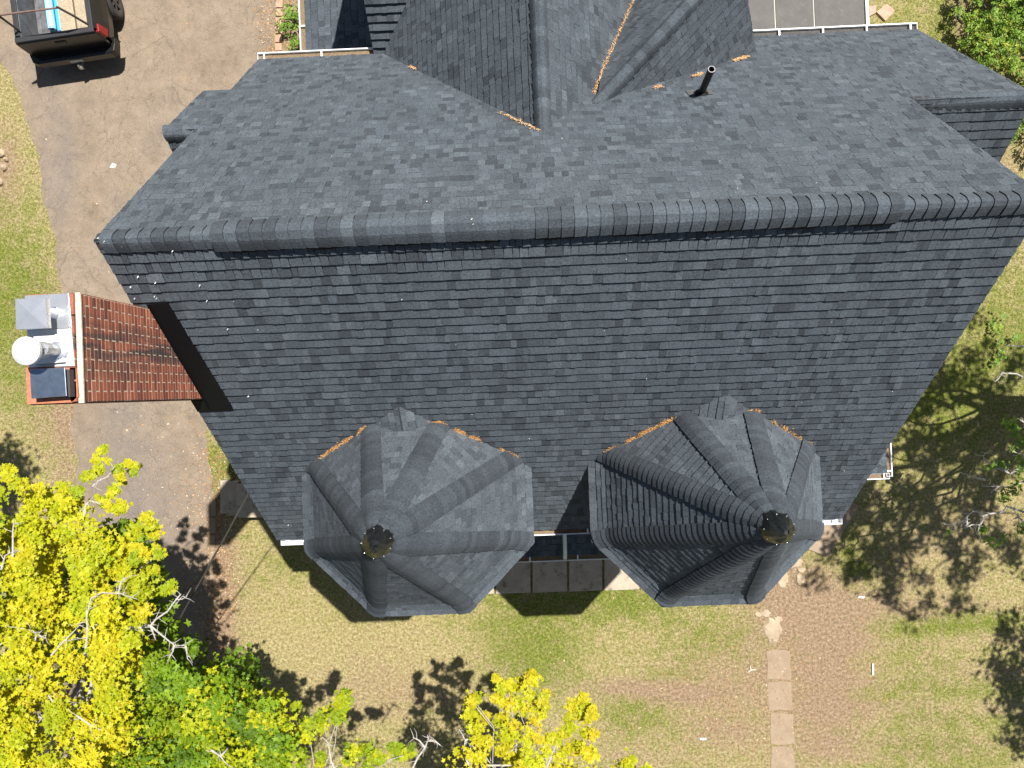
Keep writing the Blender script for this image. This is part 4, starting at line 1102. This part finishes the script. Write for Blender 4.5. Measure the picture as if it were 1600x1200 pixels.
gcl += [(x, y, random.uniform(5.2, 6.2), r_, int(260 * r_ + 30)) for x, y, r_ in ((250, 1030, .25), (298, 1006, .12), (305, 1018, .12), (345, 1050, .12), (356, 1058, .12), (340, 1070, .2), (290, 1060, .3), (320, 1110, .3), (360, 1100, .22), (385, 1075, .10), (372, 1078, .12), (350, 1130, .25), (270, 1150, .35), (300, 1190, .35), (240, 900, .2), (180, 960, .3), (90, 1000, .4), (40, 930, .35), (150, 1020, .3))]
for (x, y, z, r_, n) in gcl: cluster(lb if y > 1060 and random.random() < .6 else gb, at(x, y, z), r_, int(n * 1.9), .058, .12, .62)
gcl += [(x, y, random.uniform(5.4, 6.8),   .36, 115) for x, y in rnd_px(62, 150, 262, 860, 1035, lambda x, y: True)]
gcl += [(x, y, random.uniform(7.2, 8.0), .30, 110) for x, y in rnd_px(30, 295, 395, 1050, 1125, lambda x, y: y > 1040 + max(0, x - 330) * .3)]
for x, y in rnd_px(46, 140, 252, 830, 1000, lambda x, y: x < 200 + (y - 830) * .4): cluster(gb, at(x, y, random.uniform(5.2, 6.2)), .40, 70, .10, .1, .5)  # big hidden understory leaves, added to close gaps in the crown's shadow
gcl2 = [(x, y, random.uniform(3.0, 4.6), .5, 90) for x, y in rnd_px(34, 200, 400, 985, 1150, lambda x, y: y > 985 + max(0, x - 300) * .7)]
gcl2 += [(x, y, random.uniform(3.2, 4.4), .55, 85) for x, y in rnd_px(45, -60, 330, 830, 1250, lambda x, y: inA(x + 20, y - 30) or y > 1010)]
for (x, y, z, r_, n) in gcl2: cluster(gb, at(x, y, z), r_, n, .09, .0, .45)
mains = []
for tx, ty, tz in ((20, 830, 6.8), (110, 860, 6.6), (200, 900, 6.6), (60, 1000, 6.8), (170, 1060, 6.2), (280, 1100, 4.8), (340, 1150, 4.6), (-60, 950, 6.5), (120, 1130, 6.4)):
    pts = limb(tb, fork + Vector((random.uniform(-.1, .1), random.uniform(-.1, .1), random.uniform(-1, 0))), at(tx, ty, tz), .11, .03, .06, 7); mains += pts[3:]
for (x, y, z, r_, n, *q) in ycl[:] + gcl:
    c = at(x, y, z - .05); m_ = min(mains, key=lambda p: (p - c).length + random.uniform(0, 1.2))
    if random.random() < .4 and (m_ - c).length < 1.5: limb(tb, m_, c, .018, .005, .12, 5, 5)
P_ = [at(125, 1150, 7.0), at(155, 1016, 7.4), at(180, 1000, 7.5), at(200, 982, 7.6), at(235, 978, 7.7)]
tb.tube(P_, [.030, .030, .028, .026, .024], 8)
for pl_ in ([(235, 978), (243, 968), (262, 955), (275, 937), (285, 936), (292, 932)], [(235, 978), (250, 990), (262, 1000), (272, 1008), (290, 1009)], [(290, 1009), (292, 1020), (293, 1030)], [(272, 1008), (270, 1018), (264, 1028)],
            [(235, 978), (240, 990), (243, 1000)], [(220, 980), (224, 990), (222, 996)], [(275, 937), (283, 928)]): twiggy(tb, pl_, 7.7, .018, .006)
for pl_ in ([(80, 1024), (98, 1004), (112, 990), (125, 976)], [(134, 1012), (137, 985), (135, 965), (142, 935), (160, 926), (190, 928), (214, 936)], [(185, 927), (189, 910), (196, 902)], [(45, 1022), (55, 1000), (57, 990), (48, 985), (25, 980)],
            [(57, 990), (70, 998), (72, 992)], [(20, 870), (20, 830), (22, 810)], [(2, 890), (8, 868), (20, 862)], [(131, 806), (134, 790), (140, 782), (158, 788)], [(145, 760), (152, 752), (168, 745), (180, 728)], [(75, 1085), (85, 1100), (80, 1125), (60, 1120), (75, 1130)],
            [(120, 1118), (140, 1132), (165, 1144)], [(330, 1172), (345, 1182), (352, 1192)], [(345, 1182), (355, 1170)]): twiggy(tb, pl_, 8.0, .016, .006)
o = tb.build('trunk', bark, mA); shift(o, mA)
o = lb.build('crown', leaf_y, mA); shift(o, mA); o = gb.build('lower_crown', leaf_g, mA); shift(o, mA); o['label'] = 'greener lower leaves in the shade of the yellow crown'

# green-yellow maple along the bottom edge, and the sparse yellow one beside it
def small_maple(basepx, cl, bare, z, mats, label, tones):
    root = empty('maple_tree', at(*basepx, 0)); tag(root, label, 'tree'); tb = MB(); lb = MB(); base = Vector(root.location); fork = base + Vector((0, 0, 2.6))
    limb(tb, base, fork, .16, .12, .03, 5, 8)
    ends = []
    for (x, y, r_) in cl:
        zz = z + random.uniform(-.3, .3); c = at(x, y, zz); cluster(lb, c, r_ * 1.2, int(620 * r_ + 30), .056, *tones, flat=.5); ends.append(c)
    step = max(1, len(ends) // 7); hubs = []
    for c in ends[::step]:
        h_ = fork.lerp(c, .62) + Vector((0, 0, .2)); limb(tb, fork, h_, .05, .02, .10, 6, 6); hubs.append(h_)
    for c in ends:
        h_ = min(hubs, key=lambda p: (p - c).length); 
        if random.random() < .4: limb(tb, h_, c - Vector((0, 0, .08)), .014, .005, .14, 5, 5)
    for pl_ in bare: twiggy(tb, pl_, z, .02, .006)
    o = tb.build('trunk', bark, root); shift(o, root); o = lb.build('crown', mats, root); shift(o, root); return root
small_maple((520, 1420), [(420, 1100, .14), (440, 1092, .14), (425, 1120, .22), (438, 1140, .2), (412, 1130, .14), (410, 1150, .18), (460, 1105, .1), (470, 1150, .14), (482, 1155, .14), (490, 1130, .16), (505, 1140, .18), (515, 1115, .14), (530, 1100, .16), (540, 1088, .11), (525, 1125, .15), (535, 1110, .12),
                          (478, 1190, .14), (503, 1188, .11), (552, 1170, .15), (562, 1182, .18), (545, 1188, .12), (590, 1188, .17), (575, 1196, .13), (618, 1172, .12), (625, 1182, .12), (640, 1180, .10), (450, 1170, .2), (430, 1210, .3), (480, 1230, .35), (560, 1240, .35), (620, 1250, .3)],
            [[(414, 1192), (420, 1176), (424, 1168), (440, 1160), (456, 1154)], [(424, 1168), (423, 1158), (421, 1148)], [(524, 1205), (517, 1188), (514, 1168), (512, 1160), (504, 1152)], [(400, 1190), (410, 1200)], [(645, 1200), (652, 1185), (664, 1168), (669, 1155), (668, 1148)],
             [(664, 1168), (655, 1157), (645, 1152)], [(669, 1157), (680, 1158), (688, 1164)]], 6.2, leaf_y, 'green and yellow maple sprays reaching in along the bottom edge, left of centre', (.12, .62))
small_maple((860, 1430), [(733, 1095, .12), (742, 1100, .12), (737, 1112, .12), (745, 1122, .12), (755, 1120, .08), (740, 1145, .14), (748, 1155, .14), (722, 1180, .10), (745, 1182, .14), (772, 1060, .07), (780, 1090, .1), (795, 1080, .14), (812, 1072, .16), (830, 1062, .14), (835, 1072, .14), (805, 1100, .2), (822, 1110, .16), (845, 1095, .14), (852, 1090, .12),
                          (840, 1120, .14), (785, 1128, .14), (800, 1140, .18), (798, 1152, .16), (822, 1152, .14), (790, 1175, .14), (800, 1185, .16), (830, 1190, .18), (815, 1196, .14), (860, 1165, .14), (870, 1155, .1), (885, 1140, .14), (890, 1128, .12), (900, 1105, .14), (905, 1098, .12), (918, 1102, .08), (912, 1120, .14), (925, 1110, .1), (895, 1160, .14), (885, 1178, .12), (918, 1150, .14), (915, 1168, .14), (925, 1180, .12), (980, 1194, .11), (986, 1200, .1), (1015, 1200, .1),
                          ] + [(random.uniform(700, 980), random.uniform(1222, 1340), .3) for _ in range(34)],
            [[(738, 1205), (730, 1190), (724, 1175), (727, 1157), (722, 1147), (717, 1139)], [(727, 1157), (735, 1152), (738, 1140)], [(806, 1175), (807, 1163), (805, 1158)], [(820, 1180), (824, 1166), (830, 1162)], [(852, 1205), (862, 1180), (870, 1160), (878, 1148)], [(762, 1196), (790, 1196), (815, 1196)]],
            6.6, leaf_y, 'sparse yellow maple sprays with pale bare twigs at the bottom edge, right of centre', (.5, .85))

# large tree right of the house: mostly beyond the frame, its limbs throw the dappled shade
def big_tree(loc_, h, spread, name, label, lm, nclu, leafn, cx, cy, cz, rr, seed, bk=bark_dark, low=()):
    random.seed(seed); root = empty(name, loc_); tag(root, label, 'tree'); tb = MB(); lb = MB(); base = Vector(loc_); top = base + Vector((0, 0, h))
    limb(tb, base, top, .3, .24, .02, 5, 10); hubs = []
    for k in range(9):
        a_ = 2 * math.pi * k / 9 + random.uniform(-.3, .3); e = Vector((cx + math.cos(a_) * rr[0] * .6, cy + math.sin(a_) * rr[1] * .6, cz + random.uniform(-.5, .8)))
        hubs += limb(tb, top, e, .15, .05, .14, 8, 7)[3:]
    for k in range(nclu):
        a_ = random.uniform(0, 6.283); q = math.sqrt(random.random()); c = Vector((cx + math.cos(a_) * q * rr[0], cy + math.sin(a_) * q * rr[1], cz + random.gauss(0, rr[2] * .5)))
        h_ = min(hubs, key=lambda p: (p - c).length); limb(tb, h_, c, .035, .008, .16, 5, 5); cluster(lb, c, random.uniform(.3, .55), leafn, .09, .1, .8, tilt=.6)
    for (pts_, z) in low: twiggy(tb, pts_, z, .028, .008)
    return root, tb, lb
rootR, tb, lb = big_tree((15.2, .6, 0), 5.0, 4, 'broadleaf_tree', 'broadleaf tree at the right edge reaching gnarled pale branches over the lawn', leaf_n, 200, 62, 13.6, .5, 9.2, (3.4, 4.0, 1.4), 5)
pb = MB()
def low_branch(px, z, r0, r1): twiggy(pb, px, z, r0, r1)
for px, z in (([(1640, 790), (1600, 800), (1573, 791), (1568, 800), (1552, 802), (1535, 806), (1528, 800), (1520, 799), (1510, 808), (1503, 816), (1490, 822), (1485, 819), (1475, 820)], 3.6), ([(1510, 808), (1511, 818), (1508, 825), (1518, 820), (1530, 820)], 3.6),
              ([(1535, 806), (1537, 812), (1530, 822), (1527, 835)], 3.6), ([(1620, 830), (1600, 817), (1592, 808), (1582, 793)], 3.6), ([(1592, 808), (1583, 811)], 3.6), ([(1640, 760), (1600, 752), (1578, 762), (1560, 760), (1535, 760)], 3.4), ([(1560, 760), (1548, 770)], 3.4),
              ([(1578, 740), (1552, 728), (1540, 720), (1536, 712), (1545, 705)], 3.4), ([(1540, 750), (1520, 745), (1500, 738)], 3.4), ([(1630, 600), (1600, 590), (1588, 584), (1565, 583), (1560, 592), (1555, 596)], 3.2), ([(1640, 545), (1600, 541), (1575, 540), (1568, 540)], 3.0), ([(1630, 665), (1600, 660), (1587, 652)], 3.4), ([(1640, 720), (1600, 712), (1582, 705), (1575, 695)], 3.4)): low_branch(px, z, .026, .008)
tip = at(1640, 790, 3.6)
for q in ((1640, 790, 3.6), (1640, 760, 3.4), (1630, 600, 3.2), (1640, 545, 3.0), (1620, 830, 3.6), (1630, 665, 3.4), (1640, 720, 3.4), (1578, 740, 3.4)):
    e = at(*q); limb(pb, Vector((15.2, .6, 3.8)), e, .06, .026, .08, 6, 6)
for x, y, r_, n in ((1548, 838, .2, 60), (1540, 828, .14, 40), (1484, 832, .07, 12), (1562, 722, .16, 45), (1595, 725, .2, 55), (1545, 728, .12, 25), (1572, 775, .18, 50), (1590, 750, .15, 35), (1580, 670, .22, 70), (1592, 690, .25, 80), (1570, 660, .12, 25), (1600, 830, .2, 50), (1597, 700, .2, 50), (1585, 765, .12, 25)):
    cluster(lb, at(x, y, 3.45), r_, n, .06, .35, .85, star=False)
o = tb.build('trunk', bark_dark, rootR); shift(o, rootR); o = pb.build('low_branch', bark, rootR); shift(o, rootR); o['label'] = 'pale gnarled low branches'; o = lb.build('crown', leaf_n, rootR); shift(o, rootR)
root2, tb, lb = big_tree((18.3, -4.2, 0), 4.5, 3, 'broadleaf_tree', 'tree beyond the lower right corner, seen only by its shadow on the lawn', leaf_n, 70, 60, 16.1, -5.9, 7.6, (1.6, 2.0, 1.0), 9)
o = tb.build('trunk', bark_dark, root2); shift(o, root2); o = lb.build('crown', leaf_n, root2); shift(o, root2)
root3, tb, lb = big_tree((-18.4, 2.4, 0), 5.0, 2, 'broadleaf_tree', 'tree beyond the left edge, seen only by its blotchy shadow above the maple', leaf_n, 26, 60, -12.0, .7, 8.0, (.8, 1.0, .5), 11)
o = tb.build('trunk', bark_dark, root3); shift(o, root3); o = lb.build('crown', leaf_n, root3); shift(o, root3)
random.seed(21)
# shrubs top right
def shrub(px, py, r_, h, n, label, tones=(.25, .9), grp='shrubs along the right hand garden edge', size=.06):
    root = empty('shrub', at(px, py, 0)); tag(root, label, 'shrub', grp); c = Vector(root.location); tb = MB(); lb = MB()
    for k in range(9):
        a_ = k * .7; e = c + Vector((math.cos(a_) * r_ * .6, math.sin(a_) * r_ * .6, h * .8)); limb(tb, c, e, .02, .008, .1, 4, 5)
    for k in range(n):
        a_ = random.uniform(0, 6.283); q = math.sqrt(random.random()); zz = h * (1 - .5 * q * q) * random.uniform(.65, 1.08)
        cluster(lb, c + Vector((math.cos(a_) * q * r_, math.sin(a_) * q * r_, zz)), .15, 38, size * .75, *tones, star=False, tilt=.7)
    o = tb.build('stem', bark_dark, root); shift(o, root); o = lb.build('foliage', leaf_n, root); shift(o, root)
shrub(1535, 25, 1.0, 1.2, 130, 'bright green rounded shrub nearest the frame top in the right corner', (.45, .95))
shrub(1545, 85, .9, .9, 110, 'bright green low shrub just above the right wing roof', (.45, 1.0))
shrub(1590, 20, 1.0, 1.5, 120, 'taller darker green shrub in the extreme top right corner', (.2, .75), size=.08)
shrub(1608, 90, .9, .8, 80, 'shrub with orange tinged leaves at the right edge below the corner', (.35, 1.0))
shrub(1608, 215, .7, .6, 60, 'small green shrub at the right edge below the right wing ridge', (.3, .85))
shrub(1600, -60, 1.6, 1.4, 60, 'green shrub rising beyond the top right corner of the frame', (.3, .8))
for i, (x, y, r_, l_) in enumerate(((1552, 506, .26, 'topmost green seedling on the lawn right of the roof edge'), (1566, 535, .24, 'second green seedling from the top on the right lawn'), (1562, 556, .14, 'small green seedling third down on the right lawn'), (1547, 568, .14, 'dark green seedling lowest on the right lawn'))):
    root = empty('seedling', at(x, y, 0)); tag(root, l_, 'seedling', 'green seedlings on the right lawn'); tb = MB(); lb = MB(); c = Vector(root.location); limb(tb, c, c + Vector((0, 0, .25)), .01, .006, .05, 3, 5)
    cluster(lb, c + Vector((0, 0, .22)), r_, int(150 * r_), .06, .3, .8, star=True, tilt=.4); o = tb.build('stem', bark_dark, root); shift(o, root); o = lb.build('foliage', leaf_n, root); shift(o, root)
# planting bed by the driveway top
for x, y, r_, n, l_ in ((461, 33, .3, 40, 'bushy green plant in the brick edged bed, the larger one'), (468, 75, .18, 20, 'small green plant low in the brick edged bed'), (446, 52, .10, 8, 'tiny orange-green plant beside the brick edging')):
    root = empty('garden_plant', at(x, y, 0)); tag(root, l_, 'plant'); tb = MB(); lb = MB(); c = Vector(root.location); limb(tb, c, c + Vector((0, 0, .3)), .012, .006, .05, 3, 5)
    for k in range(n): cluster(lb, c + Vector((random.gauss(0, r_ * .6), random.gauss(0, r_ * .6), random.uniform(.1, .4))), .08, 10, .05, .3, .8, star=False, tilt=.6)
    o = tb.build('stem', bark_dark, root); shift(o, root); o = lb.build('foliage', leaf_n, root); shift(o, root)
edg = empty('brick_edging', at(440, 40)); tag(edg, 'single row of sandy bricks edging the planting bed', 'edging')
bm_ = mat('sandy_edging_brick', (.40, .25, .17), .9, var=.3, scale=12, bmp=.5)
for k in range(9):
    p = at(438 - k * .3, -20 + k * 13.5); b = MB(); M = Matrix.Translation((p.x, p.y, 0)) @ Matrix.Rotation(random.uniform(-.08, .08), 4, 'Z'); b.box(-.09, .09, -.10, .10, -.02, .05, M); o = b.build('brick', bm_, edg); shift(o, edg)
rk_ = empty('garden_rocks', at(6, 262)); tag(rk_, 'few pale rough rocks in the litter at the left edge of the lawn', 'rocks')
for i, (px, py, rx, ry) in enumerate(((2, 240, 9, 7), (8, 262, 5, 6), (0, 285, 8, 8), (12, 250, 3, 4))):
    b = MB(); c = at(px, py); r1_, r2_, r3_ = [], [], []
    for k in range(10):
        a_ = 2 * math.pi * k / 10; f_ = random.uniform(.8, 1.15); x, y = rx / 57.5 * math.cos(a_) * f_, ry / 57.5 * math.sin(a_) * f_
        r1_.append((c.x + x, c.y + y, -.01)); r2_.append((c.x + x * .9, c.y + y * .9, .07)); r3_.append((c.x + x * .45, c.y + y * .45, .12 + random.uniform(0, .02)))
    b.hexa(r1_, r2_); b.hexa(r2_, r3_); o = b.build('rock', conc_rock, rk_); shift(o, rk_)
fls = empty('flagstones', at(1378, 18)); tag(fls, 'broken reddish flagstones lying beside the flat roof corner', 'stones')
rs = mat('reddish_flagstone', (.42, .27, .19), .9, var=.25, scale=9, bmp=.5)
for q in ([(1368, 20), (1384, 8), (1397, 18), (1382, 34)], [(1356, 12), (1368, 10), (1366, 22), (1357, 27)]):
    P4 = [at(x, y) for x, y in q][::-1]; b = MB(); b.hexa([(p.x, p.y, -.01) for p in P4], [(p.x, p.y, .06) for p in P4]); o = b.build('flagstone', rs, fls); shift(o, fls)
b = MB(); b.tube([at(1495, -30) + Vector((0, 0, .02)), at(1496, 5) + Vector((0, 0, .02)), at(1494, 18) + Vector((0, 0, .03)), at(1497, 30) + Vector((0, 0, .02)), at(1502, 36) + Vector((0, 0, .02))], .022, 8)
tag(b.build('garden_hose', blackp), 'black hose lying in the dirt left of the top right shrubs', 'hose')

# power line from the eave corner
b = MB(); p0 = Vector((-4.72, -1.55, zS(-1.55) - .22)); p1 = at(250, 1010, 5.2); d = (p1 - p0); p2 = p0 + d * 2.4
for off in (0, .03):
    pts = []
    for i in range(25):
        t_ = i / 24; q = p0.lerp(p2, t_); q.z -= math.sin(math.pi * t_) * .25 + off * math.sin(t_ * 60) * .3; q.x += off * math.cos(t_ * 60) * .5; pts.append(q)
    b.tube(pts, .015, 6)
tag(b.build('power_line', mat('grey_cable', (.05, .047, .045), .6)), 'twisted grey service cable running from the roof corner down over the lawn', 'cable')
# little scraps on the lawn
def scrap(px, py, pts_, z, m, label, name='litter_scrap', cat='scrap'):
    c = at(px, py); b = MB(); P = [c + Vector((x, y, 0)) for x, y in pts_]
    b.hexa([(p.x, p.y, .01) for p in P], [(p.x, p.y, z) for p in P]); tag(b.build(name, m), label, cat)
scrap(1098, 1154, [(-.08, -.02), (.08, -.03), (.09, .02), (-.07, .03)], .03, wpaper, 'small white scrap lying flat on the lower lawn left of the path')
scrap(1363, 1045, [(-.03, -.15), (.02, -.16), (.03, .14), (-.01, .16)], .04, wpaper, 'upright white strip on the grass right of the path')
scrap(1345, 933, [(-.10, 0), (.05, -.03), (.1, .02), (-.05, .04)], .03, wpaper, 'white scrap near the bare dirt right of the right turret')
scrap(177, 259, [(-.1, -.05), (.05, -.07), (.1, .03), (-.02, .08)], .012, mat('pale_patch_stone', (.6, .55, .45), .9), 'pale chipped stone on the driveway above the chimney')
b = MB(); c = at(1173, 1046) + Vector((0, 0, .03))
for dx_, dy_ in ((-.1, -.07), (.14, 0), (-.02, .12)): b.tube([c, c + Vector((dx_, dy_, 0))], [.012, .007], 5)
tag(b.build('forked_twig', mat('bleached_twig', (.7, .66, .58), .8)), 'bleached Y-shaped twig lying on the dirt left of the path', 'twig')

# ------------------------------------------------------------------ ground cover: grass tufts and fallen leaves
def sample(arr, X, Y):
    i = np.clip(((X + 22) / .2).astype(int), 0, nx - 1); j = np.clip(((Y + 18) / .2).astype(int), 0, ny - 1); return arr[j, i]
n = 90000; X = rng.uniform(-15, 15, n); Y = rng.uniform(-11.5, 11.5, n)
gg, dd = sample(green, X, Y), sample(dirt, X, Y)
keep = rng.random(n) < np.clip(.25 + .9 * gg - .75 * dd, .03, 1.0)
keep &= ~((X > -4.3) & (X < 5.6) & (Y > -2.3) & (Y < 12)); X, Y, gg = X[keep], Y[keep], gg[keep]
xl = np.array([interp(lq, y) for y in np.arange(-12, 13, .1)]); xr = np.array([interp(rq, y) for y in np.arange(-12, 13, .1)])
ji = np.clip(((Y + 12) / .1).astype(int), 0, len(xl) - 1); k2 = ~((X > xl[ji] + .05) & (X < xr[ji] - .05)); X, Y, gg = X[k2], Y[k2], gg[k2]
def off_slabs(X, Y):
    m_ = np.ones(len(X), bool)
    for a_, c_ in (((666, 930), (1112, 866)), ((1198, 1265), (1244, 1064)), ((340, 812), (450, 748))):
        p, q = at(*a_), at(*c_); m_ &= ~((X > p.x - .03) & (X < q.x + .03) & (Y > p.y - .02) & (Y < q.y + .02))
    return m_
k3 = off_slabs(X, Y); X, Y, gg = X[k3], Y[k3], gg[k3]; n = len(X)
V_, F_, T_ = [], [], []
nb_ = 4
ang_ = rng.uniform(0, 6.283, (n, nb_)); ln = rng.uniform(.02, .06, (n, nb_)); hh = rng.uniform(.008, .03, (n, nb_)); wdt = rng.uniform(.005, .011, (n, nb_))
ca, sa = np.cos(ang_), np.sin(ang_); ox = X[:, None] + rng.normal(0, .025, (n, nb_)); oy = Y[:, None] + rng.normal(0, .025, (n, nb_))
v0 = np.stack([ox - sa * wdt, oy + ca * wdt, np.full_like(ox, .002)], -1); v1 = np.stack([ox + sa * wdt, oy - ca * wdt, np.full_like(ox, .002)], -1); v2 = np.stack([ox + ca * ln, oy + sa * ln, hh], -1)
VV = np.stack([v0, v1, v2], 2).reshape(-1, 3); nf = n * nb_
tt = np.clip(.35 + .5 * gg[:, None] + rng.normal(0, .25, (n, nb_)), 0, 1).reshape(-1)
me = bpy.data.meshes.new('grass_tufts'); me.vertices.add(len(VV)); me.vertices.foreach_set('co', VV.astype(np.float32).reshape(-1))
me.loops.add(nf * 3); me.loops.foreach_set('vertex_index', np.arange(nf * 3, dtype=np.int32)); me.polygons.add(nf); me.polygons.foreach_set('loop_start', np.arange(0, nf * 3, 3, dtype=np.int32)); me.polygons.foreach_set('loop_total', np.full(nf, 3, dtype=np.int32))
me.update(calc_edges=True); at_ = me.attributes.new('tone', 'FLOAT', 'FACE'); at_.data.foreach_set('value', tt.astype(np.float32))
me.materials.append(tone_mat('grass_blade', [(0, (.50, .42, .22)), (.35, (.30, .25, .09)), (.6, (.15, .185, .025)), (1, (.13, .20, .015))], rough=.7, grain=.1, gscale=20, bmp=0, trans=.25))
o = bpy.data.objects.new('grass', me); C.objects.link(o); tag(o, 'short patchy grass and clover over the lawn', 'grass', kind='stuff')
b = MB()
for k in range(4600):
    r_ = random.random()
    if r_ < .45: x, y = random.gauss(335, 22), random.uniform(700, 1150)
    elif r_ < .62: x, y = random.gauss(300, 60), random.uniform(650, 1100)
    elif r_ < .75: x, y = random.gauss(1150, 120), random.gauss(1080, 60)
    elif r_ < .85: x, y = random.gauss(425, 14), random.uniform(0, 110)
    else: x, y = random.uniform(0, 1600), random.uniform(0, 1200)
    p = at(x, y); 
    if -4.3 < p.x < 5.5 and p.y > -2.3: continue
    chip(p + Vector((0, 0, .012 + .05 * (abs(p.y + 4.7) < .75))), Vector((random.gauss(0, .2), random.gauss(0, .2), 1)).normalized(), random.uniform(.012, .028), random.choice((.05, .1, .15, .2, .3, .4, .7, .75)))
o = b.build('fallen_leaves', litter_m); tag(o, 'fallen tan and brown leaves scattered beside the driveway and over the dirt', kind='stuff')
